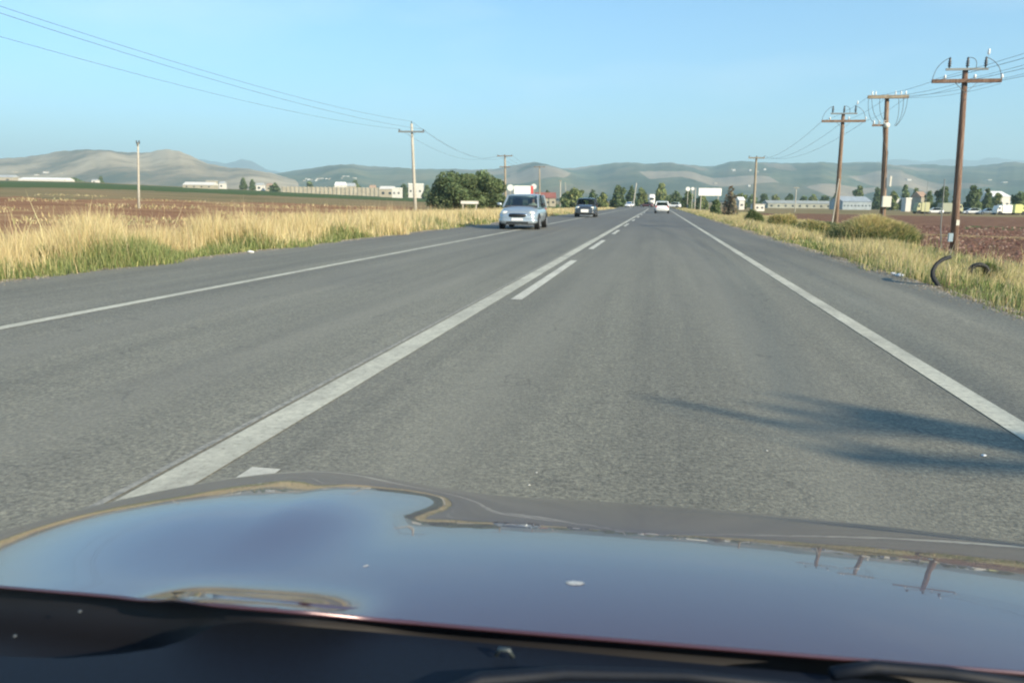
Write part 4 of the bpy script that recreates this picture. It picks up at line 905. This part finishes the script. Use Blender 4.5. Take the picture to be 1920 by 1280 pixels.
truck(1762, 1802, 380, 195, 'drab grey green lorry partly hidden by the red brown pole', mat('drab', (.30, .32, .24), .6), M_DRAB, 1)
CG = 'vehicles parked at the far field edge'
def far_car(px, depth, paint, label, rz=1.5, L=4.1, H=1.5): 
    p = on(px, depth); return car(label, p, rz, paint, L, 1.7, H, group=CG, parts=False, grille=False)
far_car(1752, 190, M_WHITE, 'white car parked between the two faded yellow trucks'); far_car(1823, 192, M_WHITE, 'pale car parked past the red brown pole, under the dark trees'); far_car(1852, 190, M_SILVER, 'silver car parked next to the white box truck'); far_car(1808, 195, M_BLK, 'dark car parked in the shade beside the pale car')
# traffic at the junction
RD = 'traffic far down the road'
car('tiny pale car waiting at the far bend by the leaning pole', Vector((road_c(225)-6, 222, 0)), math.pi-.3, M_WHITE, group=RD, parts=False, grille=False)
car('tiny reddish car crossing at the far junction', Vector((road_c(235)-1.0, 240, 0)), 1.2, mat('red_paint', (.16, .05, .05), .3, .2, 1), group=RD, parts=False, grille=False)
car('tiny grey car far ahead beyond the white hatchback', Vector((road_c(190)+1.2, 185, 0)), .1, M_SILVER, group=RD, parts=False, grille=False)
car('tiny white car on the verge turning beyond the white hatchback', on(1262, 210), 1.3, M_WHITE, group=RD, parts=False, grille=False)
pv_ = on(1222, 300); vn = empty('van', pv_, 'white van rear seen far down the road above the centre line', 'van')
zt = P(1222, 300, 364.5).z-pv_.z
MB().loft([sellipse(y, 1.15, .5, zt*k, 20, 6, .06) for y, k in ((-2.6, .95), (-2.5, 1), (1.6, 1), (2.2, .7), (2.9, .5))]).build('body', M_WHITE, vn, True)
for s in (-1, 1):
    for y in (-1.7, 1.9): MB().tube([(s*1.16, y, .38), (s*.9, y, .38)], .38, 14).build('wheel', M_TYRE, vn)
MB().box(0, -2.62, zt*.62, 1.5, .05, zt*.2).build('rear_window', M_WIN, vn)

# ---------------------------------------------------------------- roadside litter
M_RUB = mat('old_rubber', (.02, .021, .022), .75, noise=(30, .4))
dpt = 12.05
pts = [P(1784, dpt+.35, 481.5), P(1768, dpt+.25, 486), P(1756, dpt+.1, 495), P(1749, dpt, 507), P(1748.5, dpt-.05, 517), P(1753, dpt-.1, 526), P(1758, dpt-.15, 533), P(1761, dpt-.2, 539)]
ts = MB(); rings = []
for i, p in enumerate(pts):
    d = (pts[min(i+1, 7)]-pts[max(i-1, 0)]).normalized(); wv = Vector((.35, .93, 0)); nv = d.cross(wv).normalized(); hw_ = (.012, .05, .07, .085, .085, .08, .08, .07)[i]; th = .018
    rings.append([p+wv*hw_*sx_+nv*(th+(.012 if abs(sx_) > .5 else 0))*sn for sx_, sn in ((-1, -1), (0, -1), (1, -1), (1, 1), (0, 1), (-1, 1))])
tyo = ts.loft(rings).build('tyre_tread', M_RUB, None, True); tag(tyo, 'curved black strip of torn tyre sticking up at the asphalt edge', 'tyre strip')
tc = G(1833, 524, -.35); tc.z = terrain(tc.x, tc.y)+.24
tr_ = MB(); rings = []
for k in range(19):
    a = math.pi*k/18*1.15-.2; rings.append([Vector((tc.x+math.cos(a)*(.17-.05*math.cos(q)), tc.y+.08*math.sin(q)*1.1, tc.z-.02+math.sin(a)*(.15-.05*math.cos(q))*1.0)) for q in [2*math.pi*j/10 for j in range(10)]])
tag(tr_.loft(rings).build('tyre', M_RUB, None, True), 'black tyre half sunk in the grass beyond the torn strip', 'tyre')
def litter(px, py, s, label, col, name='litter', cat='litter'):
    c = G(px, py, 0); c.z = max(terrain(c.x, c.y), 0)+s*.25; rg = random.Random(px); rings = []
    for i in range(7):
        t = math.pi*i/6; rings.append([(c.x+math.sin(t)*math.cos(q)*s*rg.uniform(.6, 1.2), c.y+math.sin(t)*math.sin(q)*s*rg.uniform(.6, 1.2), c.z-math.cos(t)*s*.4*rg.uniform(.7, 1.2)) for q in [2*math.pi*k/9 for k in range(9)]])
    tag(MB().loft(rings).build(name, mat(name+str(px), col, .5), None), label, cat)
litter(1688, 519, .09, 'crumpled pale plastic bag at the asphalt edge before the torn tyre strip', (.75, .75, .75), 'plastic_bag', 'bag')
litter(1675, 514, .05, 'small white scrap next to the crumpled plastic bag', (.8, .8, .82), 'paper_scrap', 'scrap')
litter(470, 474, .08, 'small pale scrap at the edge of the golden grass', (.7, .7, .66), 'paper_scrap', 'scrap')
litter(1845, 854, .012, 'tiny white chip lying on the road near the edge line', (.8, .8, .8), 'paper_scrap', 'scrap')
for i, (px, py) in enumerate([(992, 909), (1438, 845), (1006, 886)]):
    litter(px, py, .0055, ['white stone chip just above the bonnet edge', 'white stone chip in the pole shadow', 'pale chip beside the white chip above the bonnet', 'pale chip in mid lane', 'white chip below the pole shadow'][i], (.6, .6, .56), 'stone_chip', 'stone')
# clods on the nearest ploughed ground, dry grass line across it
nq = 16000; Yc = rng.uniform(10, 75, nq); Xc = 11.0+rng.uniform(0, 1, nq)*(Yc*.75+4); s_ = rng.uniform(.02, .085, nq)*(.7+Yc/60)
V = np.zeros((nq, 6, 3)); 
for k, (dx, dy, dz) in enumerate(((1, 0, 0), (0, 1, 0), (-1, 0, 0), (0, -1, 0), (0, 0, .8), (.3, .2, -.5))):
    j = rng.uniform(.6, 1.3, nq); V[:, k, 0] = Xc+dx*s_*j; V[:, k, 1] = Yc+dy*s_*j; V[:, k, 2] = -.57+dz*s_*j+s_*.2
F3 = np.array([(0, 1, 4), (1, 2, 4), (2, 3, 4), (3, 0, 4)]); F_ = (np.arange(nq)[:, None, None]*6+F3[None]).reshape(-1, 3)
tag(np_mesh('soil_clods', V.reshape(-1, 3), [F_], np.repeat(tcol(nq, [(.16, .085, .06), (.21, .12, .09), (.36, .25, .18), (.11, .055, .04)], (3, 3, 1, 2)), 6, 0), leaf_mat('clod', 0)), 'rough clods of turned brown soil beyond the poles', 'soil', kind='stuff')
m = 5000; t = rng.uniform(0, 1, m); a, b_ = G(1735, 441, -.55), G(2000, 450, -.55); X = a.x+(b_.x-a.x)*t; Y = a.y+(b_.y-a.y)*t+rng.normal(0, .5, m)
tag(blades('straw_row', X, Y, np.full(m, -.6), rng.uniform(.08, .22, m), np.full(m, .04), rng.uniform(.8, 1.6, m), tcol(m, [(.55, .42, .26), (.48, .36, .22)], (1, 1))), 'pale line of dry straw across the brown soil', 'straw', kind='stuff')

ng = 16000; Yg = (1+(60**.5-1)*rng.uniform(0, 1, ng))**2+2; sd_ = rng.uniform(0, 1, ng) < .5
off = np.abs(rng.normal(0, .16, ng)); Xg = np.where(sd_, 4.12+.12-off*1.2, -9.15-.12+off*1.2); sg = rng.uniform(.004, .014, ng)*(1+Yg/30)
V = np.zeros((ng, 5, 3))
for k, (dx, dy, dz) in enumerate(((1, 0, 0), (0, 1, 0), (-1, 0, 0), (0, -1, 0), (0, 0, .7))):
    j = rng.uniform(.6, 1.3, ng); V[:, k, 0] = Xg+dx*sg*j; V[:, k, 1] = Yg+dy*sg*j; V[:, k, 2] = .001+dz*sg*j
tag(np_mesh('gravel', V.reshape(-1, 3), [(np.arange(ng)[:, None, None]*5+F3[None]).reshape(-1, 3)], np.repeat(tcol(ng, [(.30, .26, .20), (.22, .19, .14), (.42, .38, .32)], (3, 3, 1)), 5, 0), leaf_mat('stone', 0)), 'loose grit and soil crumbs along both asphalt edges', 'gravel', kind='stuff')

m = 14000; Y = rng.uniform(25, 110, m); X = -15-rng.uniform(0, 1, m)*(Y*.75); k_ = np.sin(X*.21+Y*.13)*np.sin(Y*.19-X*.07)+.35*np.sin(X*1.1)*np.sin(Y*.9) > .28; X, Y = X[k_], Y[k_]; m = len(X)
tag(blades('dry_tufts', X, Y, terr_v(X, Y), rng.uniform(.1, .38, m), rng.uniform(.03, .09, m), rng.uniform(.3, 1.2, m), tcol(m, GOLD+[(.34, .33, .15)], (1, 1, 2, 2, 2))), 'scattered dry tufts on the red ploughed field', 'grass', kind='stuff')
